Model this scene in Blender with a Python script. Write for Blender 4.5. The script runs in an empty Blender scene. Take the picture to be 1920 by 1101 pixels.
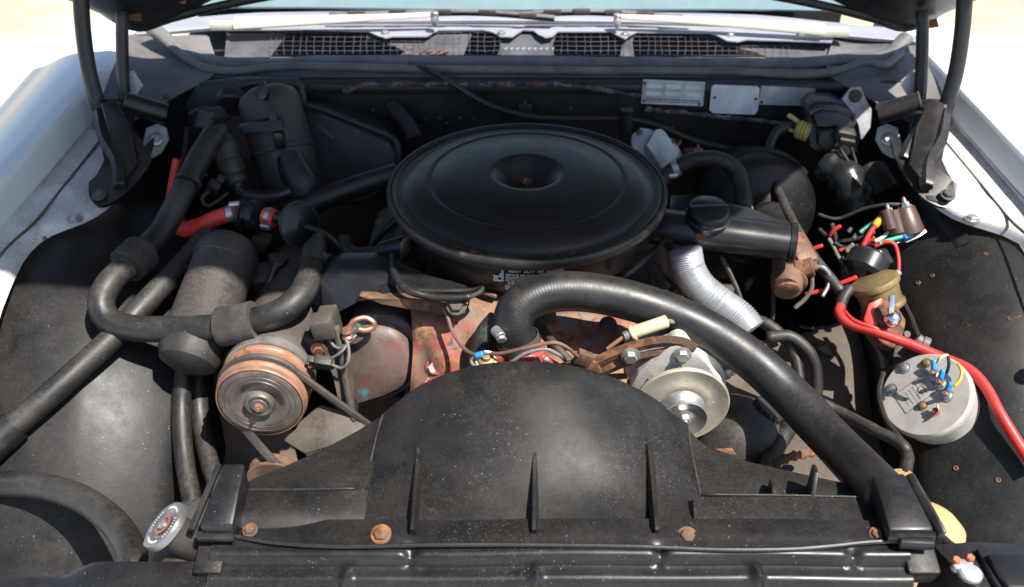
import bpy, bmesh, math, random
from mathutils import Vector, Matrix
random.seed(7)
R = math.radians
scene = bpy.context.scene
COL = scene.collection
# ------------------------------------------------------------------ camera
F_PX = 1700.0
CAM = Vector((0, -.626, 1.63)); PITCH = R(35)
cd = bpy.data.cameras.new('camera'); cam = bpy.data.objects.new('camera', cd); COL.objects.link(cam)
cam.location = CAM; cam.rotation_euler = (math.pi/2 - PITCH, 0, 0)
cd.sensor_width = 36; cd.lens = 36*F_PX/1920; cd.clip_start = .05; cd.clip_end = 500
cd.dof.use_dof = True; cd.dof.focus_distance = 1.17; cd.dof.aperture_fstop = 5.0
scene.camera = cam
# ------------------------------------------------------------------ light
SUN = Vector((.405, -.275, .87)).normalized()          # direction towards the sun
w = bpy.data.worlds.new('World'); scene.world = w; w.use_nodes = True
nt = w.node_tree; nt.nodes.clear()
sky = nt.nodes.new('ShaderNodeTexSky'); sky.sky_type = 'NISHITA'; sky.sun_disc = False
sky.sun_elevation = math.asin(SUN.z); sky.sun_rotation = math.atan2(SUN.x, SUN.y)
bg = nt.nodes.new('ShaderNodeBackground'); bg.inputs[1].default_value = .095
wo = nt.nodes.new('ShaderNodeOutputWorld')
nt.links.new(sky.outputs[0], bg.inputs[0]); nt.links.new(bg.outputs[0], wo.inputs[0])
sd = bpy.data.lights.new('sun', 'SUN'); sd.energy = 4.9; sd.angle = R(.53); sd.color = (1, .95, .88)
sun = bpy.data.objects.new('sun', sd); COL.objects.link(sun)
sun.rotation_euler = SUN.to_track_quat('Z', 'Y').to_euler(); sun.location = (2, -1, 5)
vs = scene.view_settings; vs.view_transform = 'Standard'; vs.look = 'None'; vs.gamma = 1; vs.use_curve_mapping = False
vs.exposure = .88
scene.cycles.max_bounces = 6; scene.cycles.diffuse_bounces = 3; scene.cycles.glossy_bounces = 3; scene.cycles.caustics_reflective = False; scene.cycles.caustics_refractive = False

# ------------------------------------------------------------------ placing: a direction of view and a real depth give a world point
_c, _s = math.cos(PITCH), math.sin(PITCH)
def P(px, py, y=None, z=None):
    v = (550.5-py)/F_PX; d = Vector(((px-960)/F_PX, _c+v*_s, -_s+v*_c))
    t = (y-CAM.y)/d.y if y is not None else (z-CAM.z)/d.z
    return CAM + d*t
def dep(p): d = p-CAM; return d.y*_c - d.z*_s
def Q(l): return [P(a, b, y) for a, b, y in l]
def rp(n, p): return n*dep(p)/F_PX
V = Vector

# ------------------------------------------------------------------ objects
def root_of(o):
    while o.parent: o = o.parent
    return o
def tag(o, label=None, cat=None, group=None, kind=None):
    if label: o['label'] = label
    if cat: o['category'] = cat
    if group: o['group'] = group
    if kind: o['kind'] = kind
    return o
def thing(name, label, cat, loc, group=None):
    o = bpy.data.objects.new(name, None); COL.objects.link(o); o.location = loc; o.empty_display_size = .03
    return tag(o, label, cat, group)
def mk(name, bm, mat, parent=None, label=None, cat=None, group=None, kind=None, sharp=38, uvless=True):
    if isinstance(bm, (list, tuple)):
        b0 = bm[0]
        for b in bm[1:]:
            me = bpy.data.meshes.new('t'); b.to_mesh(me); b0.from_mesh(me); bpy.data.meshes.remove(me); b.free()
        bm = b0
    if parent is not None: loc = root_of(parent).location
    else:
        xs = [v.co for v in bm.verts]
        loc = V(((min(v.x for v in xs)+max(v.x for v in xs))/2, (min(v.y for v in xs)+max(v.y for v in xs))/2, min(v.z for v in xs)))
    loc = V(loc)
    bmesh.ops.translate(bm, verts=bm.verts, vec=-loc)
    bmesh.ops.recalc_face_normals(bm, faces=bm.faces)
    for f in bm.faces: f.smooth = True
    me = bpy.data.meshes.new(name); bm.to_mesh(me); bm.free()
    me.set_sharp_from_angle(angle=R(sharp))
    me.materials.append(mat)
    o = bpy.data.objects.new(name, me); COL.objects.link(o)
    if parent is not None: o.parent = parent
    else: o.location = loc
    return tag(o, label, cat, group, kind)

# ------------------------------------------------------------------ shapes (all in world space)
def crom(pts, n):
    pts = [V(p) for p in pts]
    if len(pts) == 2: return [pts[0].lerp(pts[1], i/n) for i in range(n+1)]
    e = [pts[0]*2-pts[1]] + pts + [pts[-1]*2-pts[-2]]
    out = []
    for i in range(1, len(e)-2):
        p0, p1, p2, p3 = e[i-1:i+3]
        for k in range(n):
            t = k/n
            out.append(.5*((2*p1)+(p2-p0)*t+(2*p0-5*p1+4*p2-p3)*t*t+(3*p1-p0-3*p2+p3)*t**3))
    out.append(pts[-1]); return out
def frames(path):
    tg = []
    for i in range(len(path)):
        a = path[max(0, i-1)]; b = path[min(len(path)-1, i+1)]; tg.append((b-a).normalized())
    n = tg[0].orthogonal().normalized(); fr = []
    for i, t in enumerate(tg):
        n = (n - t*n.dot(t)).normalized(); fr.append((n.copy(), t.cross(n)))
    return tg, fr
def tube(pts, r, seg=14, sub=7, rf=None, cap=True, inner=0, flat=1.0, up=None, straight=False):
    """swept round bar; rf(t, length) scales the radius; inner = bore radius at open ends; flat squashes"""
    path = [V(p) for p in pts] if straight else crom(pts, sub)
    tg, fr = frames(path); bm = bmesh.new(); rings = []
    L = [0]
    for i in range(1, len(path)): L.append(L[-1]+(path[i]-path[i-1]).length)
    for i, p in enumerate(path):
        rr = r*(rf(L[i]/L[-1], L[i]) if rf else 1)
        n, b = fr[i]
        if up is not None:
            b = (V(up)-tg[i]*V(up).dot(tg[i])).normalized(); n = b.cross(tg[i])
        rings.append([bm.verts.new(p + n*(rr*math.cos(2*math.pi*k/seg)) + b*(rr*flat*math.sin(2*math.pi*k/seg))) for k in range(seg)])
    for i in range(len(rings)-1):
        for k in range(seg):
            bm.faces.new((rings[i][k], rings[i][(k+1) % seg], rings[i+1][(k+1) % seg], rings[i+1][k]))
    if cap:
        for ri, sg in ((0, 1), (-1, -1)):
            ring = rings[ri]; c = path[ri]
            if inner:
                q = inner/r; r2 = [bm.verts.new(c+(v.co-c)*q) for v in ring]; dp = tg[ri]*(sg*r*1.6)
                r3 = [bm.verts.new(v.co+dp) for v in r2]
                for A, B in ((ring, r2), (r2, r3)):
                    for k in range(seg): bm.faces.new((A[k], A[(k+1) % seg], B[(k+1) % seg], B[k]))
                bm.faces.new(r3)
            else:
                e = min(r*.18, .002); r2 = [bm.verts.new(c+(v.co-c)*.86-tg[ri]*sg*e) for v in ring]
                for k in range(seg): bm.faces.new((ring[k], ring[(k+1) % seg], r2[(k+1) % seg], r2[k]))
                bm.faces.new(r2)
    return bm
def basis(axis, up=(0, 0, 1)):
    a = V(axis).normalized(); u = V(up)
    if abs(a.dot(u)) > .98: u = V((0, 1, 0))
    x = u.cross(a).normalized(); y = a.cross(x)
    return x, y, a
def lathe(prof, o, axis=(0, 0, 1), seg=32, rmod=None):
    """profile of (radius, height) turned round axis through o"""
    x, y, a = basis(axis); bm = bmesh.new(); o = V(o); rings = []
    for r, h in prof:
        if r < 1e-6: rings.append([bm.verts.new(o+a*h)])
        else:
            rings.append([bm.verts.new(o+a*h+(x*math.cos(2*math.pi*k/seg)+y*math.sin(2*math.pi*k/seg))*(r*(rmod(k/seg, r, h) if rmod else 1))) for k in range(seg)])
    for A, B in zip(rings, rings[1:]):
        for k in range(seg):
            k2 = (k+1) % seg
            if len(A) == 1 and len(B) == 1: continue
            if len(A) == 1: bm.faces.new((A[0], B[k2], B[k]))
            elif len(B) == 1: bm.faces.new((A[k], A[k2], B[0]))
            else: bm.faces.new((A[k], A[k2], B[k2], B[k]))
    for rr in (rings[0], rings[-1]):
        if len(rr) > 1: bm.faces.new(rr)
    return bm
def cyl(a, b, r, seg=20, bev=.12, r2=None):
    a = V(a); b = V(b); h = (b-a).length; e = min(r*bev, h*.3); r2 = r if r2 is None else r2
    return lathe([(r-e, 0), (r, e), (r2, h-e), (r2-e, h)], a, b-a, seg)
def box(c, size, rot=None, bev=.0, seg=2):
    bm = bmesh.new(); bmesh.ops.create_cube(bm, size=1)
    bmesh.ops.scale(bm, vec=V(size), verts=bm.verts)
    if bev: bmesh.ops.bevel(bm, geom=bm.edges[:], offset=bev, segments=seg, affect='EDGES', profile=.5)
    m = Matrix.Translation(V(c))
    if rot is not None: m = m @ rot.to_4x4()
    bmesh.ops.transform(bm, matrix=m, verts=bm.verts); return bm
def rotm(x, y, z): return Matrix((V(x).normalized(), V(y).normalized(), V(z).normalized())).transposed()
def eul(x=0, y=0, z=0):
    from mathutils import Euler
    return Euler((R(x), R(y), R(z))).to_matrix()
def prism(poly, thick, bev=0.0, seg=2):
    """closed outline of world points given thickness along its own normal (both sides of the outline)"""
    pts = [V(p) for p in poly]; n = V((0, 0, 0))
    for i in range(len(pts)):
        a, b = pts[i], pts[(i+1) % len(pts)]; n += (a-pts[0]).cross(b-pts[0])
    n.normalize(); bm = bmesh.new()
    A = [bm.verts.new(p+n*thick/2) for p in pts]; B = [bm.verts.new(p-n*thick/2) for p in pts]
    bm.faces.new(A); bm.faces.new(B[::-1]); k = len(pts)
    for i in range(k): bm.faces.new((A[i], B[i], B[(i+1) % k], A[(i+1) % k]))
    if bev: bmesh.ops.bevel(bm, geom=bm.edges[:], offset=bev, segments=seg, affect='EDGES', profile=.5)
    return bm
def extr(poly, vec, bev=0.0, seg=2):
    pts = [V(p) for p in poly]; vec = V(vec); bm = bmesh.new(); k = len(pts)
    A = [bm.verts.new(p) for p in pts]; B = [bm.verts.new(p+vec) for p in pts]
    bm.faces.new(A); bm.faces.new(B[::-1])
    for i in range(k): bm.faces.new((A[i], B[i], B[(i+1) % k], A[(i+1) % k]))
    if bev: bmesh.ops.bevel(bm, geom=bm.edges[:], offset=bev, segments=seg, affect='EDGES', profile=.5)
    return bm
def patch(rows, nu=6, nv=6, thick=.0025, disp=None, smooth=True):
    """smooth sheet through a grid of world points, with thickness"""
    if smooth:
        g = [crom(r, nu) for r in rows]
        cols = [crom([g[j][i] for j in range(len(g))], nv) for i in range(len(g[0]))]
        G = [[cols[i][j] for i in range(len(cols))] for j in range(len(cols[0]))]
    else: G = [[V(p) for p in r] for r in rows]
    H, W = len(G), len(G[0])
    def nrm(j, i):
        du = G[j][min(i+1, W-1)]-G[j][max(i-1, 0)]; dv = G[min(j+1, H-1)][i]-G[max(j-1, 0)][i]
        return du.cross(dv).normalized()
    N = [[nrm(j, i) for i in range(W)] for j in range(H)]
    if disp: G = [[G[j][i]+N[j][i]*disp(i/(W-1), j/(H-1)) for i in range(W)] for j in range(H)]
    bm = bmesh.new()
    A = [[bm.verts.new(G[j][i]) for i in range(W)] for j in range(H)]
    B = [[bm.verts.new(G[j][i]-N[j][i]*thick) for i in range(W)] for j in range(H)]
    for j in range(H-1):
        for i in range(W-1):
            bm.faces.new((A[j][i], A[j][i+1], A[j+1][i+1], A[j+1][i]))
            bm.faces.new((B[j][i], B[j+1][i], B[j+1][i+1], B[j][i+1]))
    for j in range(H-1):
        for i in (0, W-1): bm.faces.new((A[j][i], A[j+1][i], B[j+1][i], B[j][i]))
    for i in range(W-1):
        for j in (0, H-1): bm.faces.new((A[j][i], B[j][i], B[j][i+1], A[j][i+1]))
    return bm
def bolt(c, axis, r, h=None, washer=True):
    """hexagon head with a washer flange"""
    h = h or r*.8; o = V(c); out = []
    if washer: out.append(lathe([(r*1.45, -.001), (r*1.45, r*.16), (r*1.2, r*.24), (0, r*.24)], o, axis, 20))
    out.append(lathe([(r, r*.1), (r, h*.85), (r*.84, h), (0, h)], o, axis, 6))
    return out
def text_bm(s, size, o, xdir, ydir, bold=False, depth=.0004, align='LEFT', sp=1.0, wid=1.0):
    cu = bpy.data.curves.new('t', 'FONT'); cu.body = s; cu.size = size; cu.extrude = depth/2; cu.align_x = align; cu.space_character = sp
    cu.resolution_u = 2; cu.offset = size*.035 if bold else 0
    to = bpy.data.objects.new('t', cu); COL.objects.link(to)
    me = bpy.data.meshes.new_from_object(to.evaluated_get(bpy.context.evaluated_depsgraph_get()))
    bm = bmesh.new(); bm.from_mesh(me); bpy.data.meshes.remove(me); bpy.data.objects.remove(to); bpy.data.curves.remove(cu)
    xd = V(xdir).normalized(); yd = V(ydir).normalized(); zd = xd.cross(yd)
    for v in bm.verts: v.co = V(o)+xd*(v.co.x*wid)+yd*v.co.y+zd*v.co.z
    return bm

# ------------------------------------------------------------------ materials
def mat(name, col, rough=.5, metal=0., var=.25, dust=0., dcol=(.13, .105, .08), rust=0., rcol=(.19, .065, .025), speck=0.,
        bump=.15, bscale=260, nscale=16, patches=(), spec=.5, coat=0., dscale=9., sub=None, updust=.75, rvar=.3):
    m = bpy.data.materials.new(name); m.use_nodes = True; t = m.node_tree; N = t.nodes; L = t.links
    b = N['Principled BSDF']; b.inputs['Metallic'].default_value = metal; b.inputs['Specular IOR Level'].default_value = spec
    if coat: b.inputs['Coat Weight'].default_value = coat; b.inputs['Coat Roughness'].default_value = .12
    tc = N.new('ShaderNodeTexCoord'); oi = N.new('ShaderNodeObjectInfo')
    va = N.new('ShaderNodeVectorMath'); va.operation = 'ADD'; vm = N.new('ShaderNodeMath'); vm.operation = 'MULTIPLY'; vm.inputs[1].default_value = 31.7
    L.new(oi.outputs['Random'], vm.inputs[0]); L.new(tc.outputs['Object'], va.inputs[0]); L.new(vm.outputs[0], va.inputs[1])
    vec = va.outputs[0]
    def noise(scale, detail=5, rg=.6, off=0., dist=0.):
        n = N.new('ShaderNodeTexNoise'); n.inputs['Scale'].default_value = scale; n.inputs['Detail'].default_value = detail
        n.inputs['Roughness'].default_value = rg; n.inputs['Distortion'].default_value = dist
        if off:
            o = N.new('ShaderNodeVectorMath'); o.operation = 'ADD'; o.inputs[1].default_value = (off, off*.7, -off); L.new(vec, o.inputs[0]); L.new(o.outputs[0], n.inputs['Vector'])
        else: L.new(vec, n.inputs['Vector'])
        return n.outputs['Fac']
    def ramp(s, a, c):
        r = N.new('ShaderNodeMapRange'); r.inputs[1].default_value = a; r.inputs[2].default_value = c; r.interpolation_type = 'SMOOTHSTEP'
        L.new(s, r.inputs[0]); return r.outputs[0]
    def mul(a, c):
        x = N.new('ShaderNodeMath'); x.operation = 'MULTIPLY'; L.new(a, x.inputs[0])
        if isinstance(c, float): x.inputs[1].default_value = c
        else: L.new(c, x.inputs[1])
        return x.outputs[0]
    def mix(f, a, c):
        x = N.new('ShaderNodeMix'); x.data_type = 'RGBA'
        if isinstance(f, float): x.inputs[0].default_value = f
        else: L.new(f, x.inputs[0])
        for k, q in ((6, a), (7, c)):
            if isinstance(q, tuple): x.inputs[k].default_value = (*q, 1)
            else: L.new(q, x.inputs[k])
        return x.outputs[2]
    n1 = noise(nscale, 5, .68)
    dark = tuple(c*(1-var) for c in col); lite = tuple(min(1, c*(1+var)) for c in col)
    cur = mix(ramp(n1, .36, .64), dark, lite)
    rsum = None
    for k, (pc, ps, lo, hi) in enumerate(patches):
        f = ramp(noise(ps, 6, .68, 3.1+k*5.3, .3), lo, hi); cur = mix(f, cur, pc)
    if rust:
        f = ramp(noise(24, 5, .72, 9.7, .2), .70-rust*.40, .76-rust*.34)
        rc = mix(ramp(noise(75, 3, .6, 4.), .35, .65), tuple(c*.4 for c in rcol), tuple(min(1, c*1.25) for c in rcol))
        cur = mix(f, cur, rc); rsum = f
    dmask = None
    if dust:
        g = N.new('ShaderNodeNewGeometry'); sx = N.new('ShaderNodeSeparateXYZ'); L.new(g.outputs['Normal'], sx.inputs[0])
        upf = ramp(sx.outputs[2], -.35, .85)
        um = N.new('ShaderNodeMath'); um.operation = 'MULTIPLY_ADD'; L.new(upf, um.inputs[0]); um.inputs[1].default_value = updust; um.inputs[2].default_value = 1-updust
        dn = ramp(noise(dscale, 6, .72, 15.3, .5), .33, .66)
        f2 = ramp(noise(210, 2, .6, 2.2), .36, .62)
        a = N.new('ShaderNodeMath'); a.operation = 'MULTIPLY_ADD'; L.new(f2, a.inputs[0]); a.inputs[1].default_value = .55; a.inputs[2].default_value = .45
        dmask = mul(mul(mul(dn, um.outputs[0]), a.outputs[0]), float(dust))
        cl = N.new('ShaderNodeClamp'); L.new(dmask, cl.inputs[0]); dmask = cl.outputs[0]
        cur = mix(dmask, cur, dcol)
    smask = None
    if speck:
        vo = N.new('ShaderNodeTexVoronoi'); vo.inputs['Scale'].default_value = 300; L.new(vec, vo.inputs['Vector'])
        sp = N.new('ShaderNodeSeparateColor'); L.new(vo.outputs['Color'], sp.inputs[0])
        thr = mul(ramp(sp.outputs[0], 1-speck*.55, 1.0), .24)
        lt = N.new('ShaderNodeMath'); lt.operation = 'LESS_THAN'; L.new(vo.outputs['Distance'], lt.inputs[0]); L.new(thr, lt.inputs[1])
        clm0 = ramp(noise(5.5, 3, .6, 12.4), .42, .66)
        cur = mix(mul(mul(lt.outputs[0], clm0), .6), cur, (.38, .36, .33))
        vo2 = N.new('ShaderNodeTexVoronoi'); vo2.inputs['Scale'].default_value = 700; L.new(vec, vo2.inputs['Vector'])
        s2 = N.new('ShaderNodeSeparateColor'); L.new(vo2.outputs['Color'], s2.inputs[0])
        th2 = mul(ramp(s2.outputs[1], 1-speck, 1.0), .3)
        l2 = N.new('ShaderNodeMath'); l2.operation = 'LESS_THAN'; L.new(vo2.outputs['Distance'], l2.inputs[0]); L.new(th2, l2.inputs[1])
        clm = ramp(noise(7, 4, .6, 8.8), .4, .68)
        cur = mix(mul(mul(l2.outputs[0], clm), .6), cur, (.34, .33, .32))
    L.new(cur, b.inputs['Base Color'])
    # gloss: uneven, duller where dusty or rusty
    rr = N.new('ShaderNodeMath'); rr.operation = 'MULTIPLY_ADD'; L.new(noise(38, 3, .65, 6.1), rr.inputs[0]); rr.inputs[1].default_value = rvar; rr.inputs[2].default_value = rough-rvar/2
    ro = rr.outputs[0]
    for q, amt in ((dmask, .28), (rsum, .4)):
        if q is not None:
            x = N.new('ShaderNodeMath'); x.operation = 'MULTIPLY_ADD'; L.new(q, x.inputs[0]); x.inputs[1].default_value = amt; L.new(ro, x.inputs[2]); ro = x.outputs[0]
    L.new(ro, b.inputs['Roughness'])
    if metal and rsum is not None:
        x = N.new('ShaderNodeMath'); x.operation = 'MULTIPLY_ADD'; L.new(rsum, x.inputs[0]); x.inputs[1].default_value = -metal; x.inputs[2].default_value = metal
        L.new(x.outputs[0], b.inputs['Metallic'])
    if bump:
        bp = N.new('ShaderNodeBump'); bp.inputs['Strength'].default_value = bump; bp.inputs['Distance'].default_value = .0015
        ad = N.new('ShaderNodeMath'); ad.operation = 'MULTIPLY_ADD'; L.new(noise(bscale, 2, .6, 1.3), ad.inputs[0]); ad.inputs[1].default_value = .5; L.new(noise(bscale*.16, 3, .6), ad.inputs[2])
        L.new(ad.outputs[0], bp.inputs['Height']); L.new(bp.outputs[0], b.inputs['Normal'])
    return m
M = {}
M['ground'] = mat('pale_concrete', (.56, .54, .50), .95, var=.08, nscale=1.5, bump=.3, bscale=40)
M['verge'] = mat('sandy_verge', (.50, .41, .27), .95, var=.2, nscale=3, bump=.6, bscale=30, patches=(((.42, .36, .26), 1.2, .5, .6),))
M['fender'] = mat('white_car_paint', (.74, .76, .78), .3, var=.015, coat=.5, bump=.0, nscale=3, rvar=.04)
M['fender_in'] = mat('white_paint_grimy', (.60, .61, .61), .45, var=.1, dust=.6, dcol=(.27, .2, .14), rust=.17, nscale=9, bump=.08, dscale=14)
M['wheelhouse'] = mat('black_inner_fender', (.0100, .0100, .0108), .43, spec=.28, var=.35, dust=.26, dcol=(.066, .058, .05), rust=.05, rcol=(.2, .09, .045), speck=.14, rvar=.22, patches=(((.018, .0155, .0135), 6, .5, .64), ((.007, .007, .007), 18, .55, .62)), bump=.12, dscale=5)
M['firewall'] = mat('black_firewall_paint', (.013, .013, .014), .48, var=.35, dust=.12, rust=.05, speck=.03, bump=.2)
M['fwrust'] = mat('flaking_black_seam', (.03, .03, .032), .6, var=.3, rust=.38, rcol=(.22, .09, .05), bump=.6, bscale=160, patches=(((.14, .14, .15), 40, .5, .58),))
M['cowl'] = mat('dusty_grey_cowl_paint', (.115, .115, .118), .5, var=.3, dust=.85, dcol=(.215, .185, .155), rust=.08, bump=.12, nscale=8, dscale=6)
M['cowl_white'] = mat('cowl_white_paint', (.33, .335, .375), .4, var=.06, dust=.2, bump=.05)
M['cowl_dark'] = mat('cowl_vent_dark', (.012, .012, .013), .7, var=.3, dust=.2)
M['vent'] = mat('grimy_vent_metal', (.085, .088, .096), .5, var=.3, dust=.45, dcol=(.13, .12, .11), bump=.1)
M['wire'] = mat('galvanised_wire', (.15, .145, .165), .5, metal=.3, var=.2, bump=0)
M['rubber_grey'] = mat('weathered_weatherstrip', (.10, .102, .106), .55, var=.25, dust=.55, dcol=(.22, .21, .195), bump=.3, dscale=7)
M['rubber'] = mat('black_rubber_hose', (.012, .0118, .0116), .44, var=.3, dust=.62, dcol=(.088, .073, .058), speck=.05, bump=.12, bscale=400, dscale=10)
M['rubber_clean'] = mat('black_rubber_clean', (.0105, .0105, .011), .40, var=.3, patches=(((.034, .029, .024), 13, .54, .68),), dust=.34, dcol=(.055, .047, .039), bump=.1, bscale=400)
M['foam'] = mat('dusty_foam_sleeve', (.040, .036, .032), .9, var=.35, dust=.8, dcol=(.105, .086, .07), bump=.8, bscale=320)
M['shroud'] = mat('black_plastic_shroud', (.0085, .0082, .0080), .48, var=.45, dust=.42, dcol=(.042, .036, .031), rust=.04, rcol=(.2, .1, .055), speck=.26, spec=.4, patches=(((.020, .016, .013), 9, .5, .62), ((.036, .033, .030), 36, .60, .72)), bump=.1, bscale=520, dscale=5)
M['support'] = mat('glossy_black_support', (.009, .009, .010), .36, var=.3, dust=.12, rust=.02, rcol=(.4, .09, .05), speck=.24, bump=.06)
M['gloss'] = mat('gloss_black_enamel', (.012, .013, .015), .3, var=.25, dust=.14, dcol=(.08, .075, .07), rust=.06, speck=.03, bump=.05)
M['aircl'] = mat('satin_black_air_cleaner', (.0108, .0104, .0107), .36, var=.35, dust=.12, dcol=(.06, .062, .066), rust=.03, speck=.02, bump=.05, dscale=4)
M['aircl_rim'] = mat('worn_air_cleaner_rim', (.018, .017, .016), .45, var=.4, rust=.36, rcol=(.16, .09, .055), bump=.2, dust=.25)
M['greasy'] = mat('greasy_black_metal', (.03, .028, .026), .48, metal=.2, var=.45, dust=.5, dcol=(.11, .088, .068), rust=.14, speck=.06, bump=.45, bscale=130)
M['dusty_iron'] = mat('dusty_cast_iron', (.068, .058, .05), .6, metal=.25, var=.45, dust=.65, dcol=(.155, .125, .095), rust=.2, speck=.06, bump=.55, bscale=120)
M['canister'] = mat('dusty_black_canister', (.024, .022, .021), .5, var=.35, dust=.75, dcol=(.095, .08, .066), speck=.12, bump=.2, dscale=6)
M['rusty'] = mat('rusted_steel', (.13, .075, .045), .75, metal=.15, var=.45, rust=.6, rcol=(.24, .1, .045), dust=.3, bump=.6, bscale=150)
M['pulley'] = mat('rusty_pulley_steel', (.33, .175, .112), .5, metal=.25, var=.3, rust=.36, rcol=(.32, .14, .07), bump=.1, dust=.2)
M['clutch'] = mat('worn_clutch_steel', (.155, .13, .115), .48, metal=.35, var=.35, rust=.12, rcol=(.3, .17, .11), bump=.08)
M['block'] = mat('red_rust_engine_paint', (.24, .105, .058), .65, var=.35, rust=.45, rcol=(.33, .15, .06), dust=.55, dcol=(.22, .165, .115), bump=.9, bscale=120, nscale=26, patches=(((.34, .06, .045), 11, .53, .6), ((.17, .145, .12), 19, .52, .6), ((.05, .035, .028), 31, .56, .62)))
M['valvecover'] = mat('faded_valve_cover', (.13, .09, .075), .45, var=.3, dust=.4, dcol=(.17, .135, .11), bump=.12, patches=(((.22, .065, .055), 10, .54, .64), ((.09, .28, .29), 16, .575, .62)))
M['redpaint'] = mat('chipped_red_paint', (.36, .07, .065), .5, var=.3, rust=.1, patches=(((.55, .5, .46), 60, .55, .62),), bump=.3)
M['alu'] = mat('cast_aluminium', (.60, .57, .52), .6, metal=.25, var=.15, dust=.25, dcol=(.3, .25, .19), bump=.5, bscale=300)
M['fan'] = mat('dull_zinc_fan', (.50, .45, .35), .42, metal=.4, var=.2, dust=.25, bump=.08)
M['zinc'] = mat('dull_zinc_plate', (.52, .51, .49), .4, metal=.8, var=.18, rust=.08, bump=.15)
M['chrome'] = mat('polished_chrome', (.8, .8, .8), .16, metal=1., var=.05, bump=.02)
M['capmetal'] = mat('worn_steel_cap', (.22, .215, .205), .42, metal=.75, var=.3, rust=.08, rcol=(.4, .28, .2), bump=.1)
M['can'] = mat('aged_silver_can', (.54, .51, .46), .42, metal=.3, var=.12, dust=.2, dcol=(.34, .29, .22), bump=.08, speck=.03)
M['tin'] = mat('aged_tin_plate', (.46, .475, .49), .45, metal=.25, var=.22, dust=.2, rust=.05, bump=.15)
M['tinlite'] = mat('pale_printed_field', (.62, .64, .68), .5, var=.12, bump=.05)
M['regulator'] = mat('pale_grey_regulator', (.56, .59, .58), .42, metal=.1, var=.06, dust=.2, dcol=(.3, .28, .2), bump=.04)
M['duct'] = mat('aluminium_foil_duct', (.56, .58, .61), .40, metal=.65, var=.12, bump=.1, bscale=90)
M['red'] = mat('red_rubber', (.72, .055, .035), .42, var=.1, dust=.12, bump=.06)
M['redwire'] = mat('red_cable_jacket', (.60, .03, .028), .40, var=.15, dust=.35, dcol=(.22, .07, .05), bump=.05)
M['gold'] = mat('yellow_zinc_plate', (.36, .26, .12), .4, metal=.55, var=.2, dust=.3, dcol=(.2, .16, .1), bump=.05)
M['brown'] = mat('brown_bakelite', (.075, .04, .032), .4, var=.2, dust=.2, bump=.08)
M['copper'] = mat('copper_terminal', (.38, .18, .12), .45, metal=.6, var=.2, bump=.1)
M['blue'] = mat('blue_crimp_sleeve', (.04, .27, .62), .42, var=.1, bump=.02)
M['yellow'] = mat('yellow_crimp_sleeve', (.75, .45, .03), .42, var=.1, bump=.02)
M['yellow_old'] = mat('aged_yellow_plastic', (.48, .40, .10), .5, var=.2, dust=.3, bump=.1)
M['green'] = mat('green_wire_jacket', (.02, .36, .24), .4, var=.1, bump=.02)
M['cream'] = mat('cream_plastic', (.62, .53, .32), .45, var=.1, dust=.3, dcol=(.3, .22, .14), bump=.05)
M['creamwire'] = mat('cream_wire_jacket', (.68, .66, .42), .45, var=.1, bump=.02)
M['bottle'] = mat('yellowed_bottle', (.52, .38, .17), .38, var=.12, bump=.04)
M['wirebrown'] = mat('brown_wire', (.16, .09, .07), .5, var=.3, bump=.05)
M['wiregrey'] = mat('grey_wire', (.16, .15, .14), .5, var=.3, bump=.05)
M['wireblack'] = mat('black_wire', (.014, .014, .015), .45, var=.2, dust=.25, bump=.05)
M['hinge'] = mat('black_hinge_paint', (.011, .011, .012), .36, var=.3, dust=.18, rust=.03, speck=.02, bump=.05)
M['hood'] = mat('black_hood_liner', (.014, .014, .015), .4, var=.4, dust=.25, dcol=(.1, .09, .08), rust=.10, rcol=(.25, .1, .06), bump=.2)
M['glass'] = mat('tinted_windscreen', (.17, .245, .26), .1, var=.05, bump=0, spec=.8)
M['wiper'] = mat('cream_painted_wiper', (.56, .55, .46), .35, var=.06, rust=.06, bump=.03)
M['white_print'] = mat('white_print', (.78, .78, .76), .6, var=.05, bump=0)
M['dark_print'] = mat('dark_print', (.06, .055, .05), .6, var=.05, bump=0)
M['red_print'] = mat('red_label_print', (.36, .03, .05), .5, var=.1, bump=0)
M['battery'] = mat('black_battery_case', (.012, .013, .017), .33, var=.15, dust=.1, bump=.06)
M['orange'] = mat('orange_terminal_bolt', (.62, .16, .07), .5, var=.2, metal=.2, bump=.2)
M['lead'] = mat('lead_clamp', (.40, .42, .45), .5, metal=.4, var=.2, bump=.5, bscale=150)
M['mud'] = mat('dusty_brown_panel', (.085, .067, .052), .72, var=.35, dust=.6, dcol=(.155, .12, .09), rust=.15, bump=.35, bscale=90, nscale=8)
M['belt'] = mat('worn_drive_belt', (.04, .037, .035), .5, var=.25, dust=.5, bump=.1)
M['mc'] = mat('rusted_master_cylinder', (.2, .11, .075), .6, metal=.3, var=.3, rust=.5, rcol=(.26, .11, .055), dust=.25, bump=.4, bscale=150)
# ================================================================== the setting
def flat(pts, z):
    bm = bmesh.new(); bm.faces.new([bm.verts.new((x, y, z)) for x, y in pts]); return bm
g = mk('ground', flat([(-60, -40), (60, -40), (60, 120), (-60, 120)], 0), M['ground'], label='pale sunlit concrete ground beside the car', kind='structure')
mk('dirt_verge', flat([(-60, 4.1), (60, 4.1), (60, 119), (-60, 119)], .004), M['verge'], label='sandy verge beyond the concrete', kind='structure')

XC = .018                                        # centre line of the car
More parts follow.
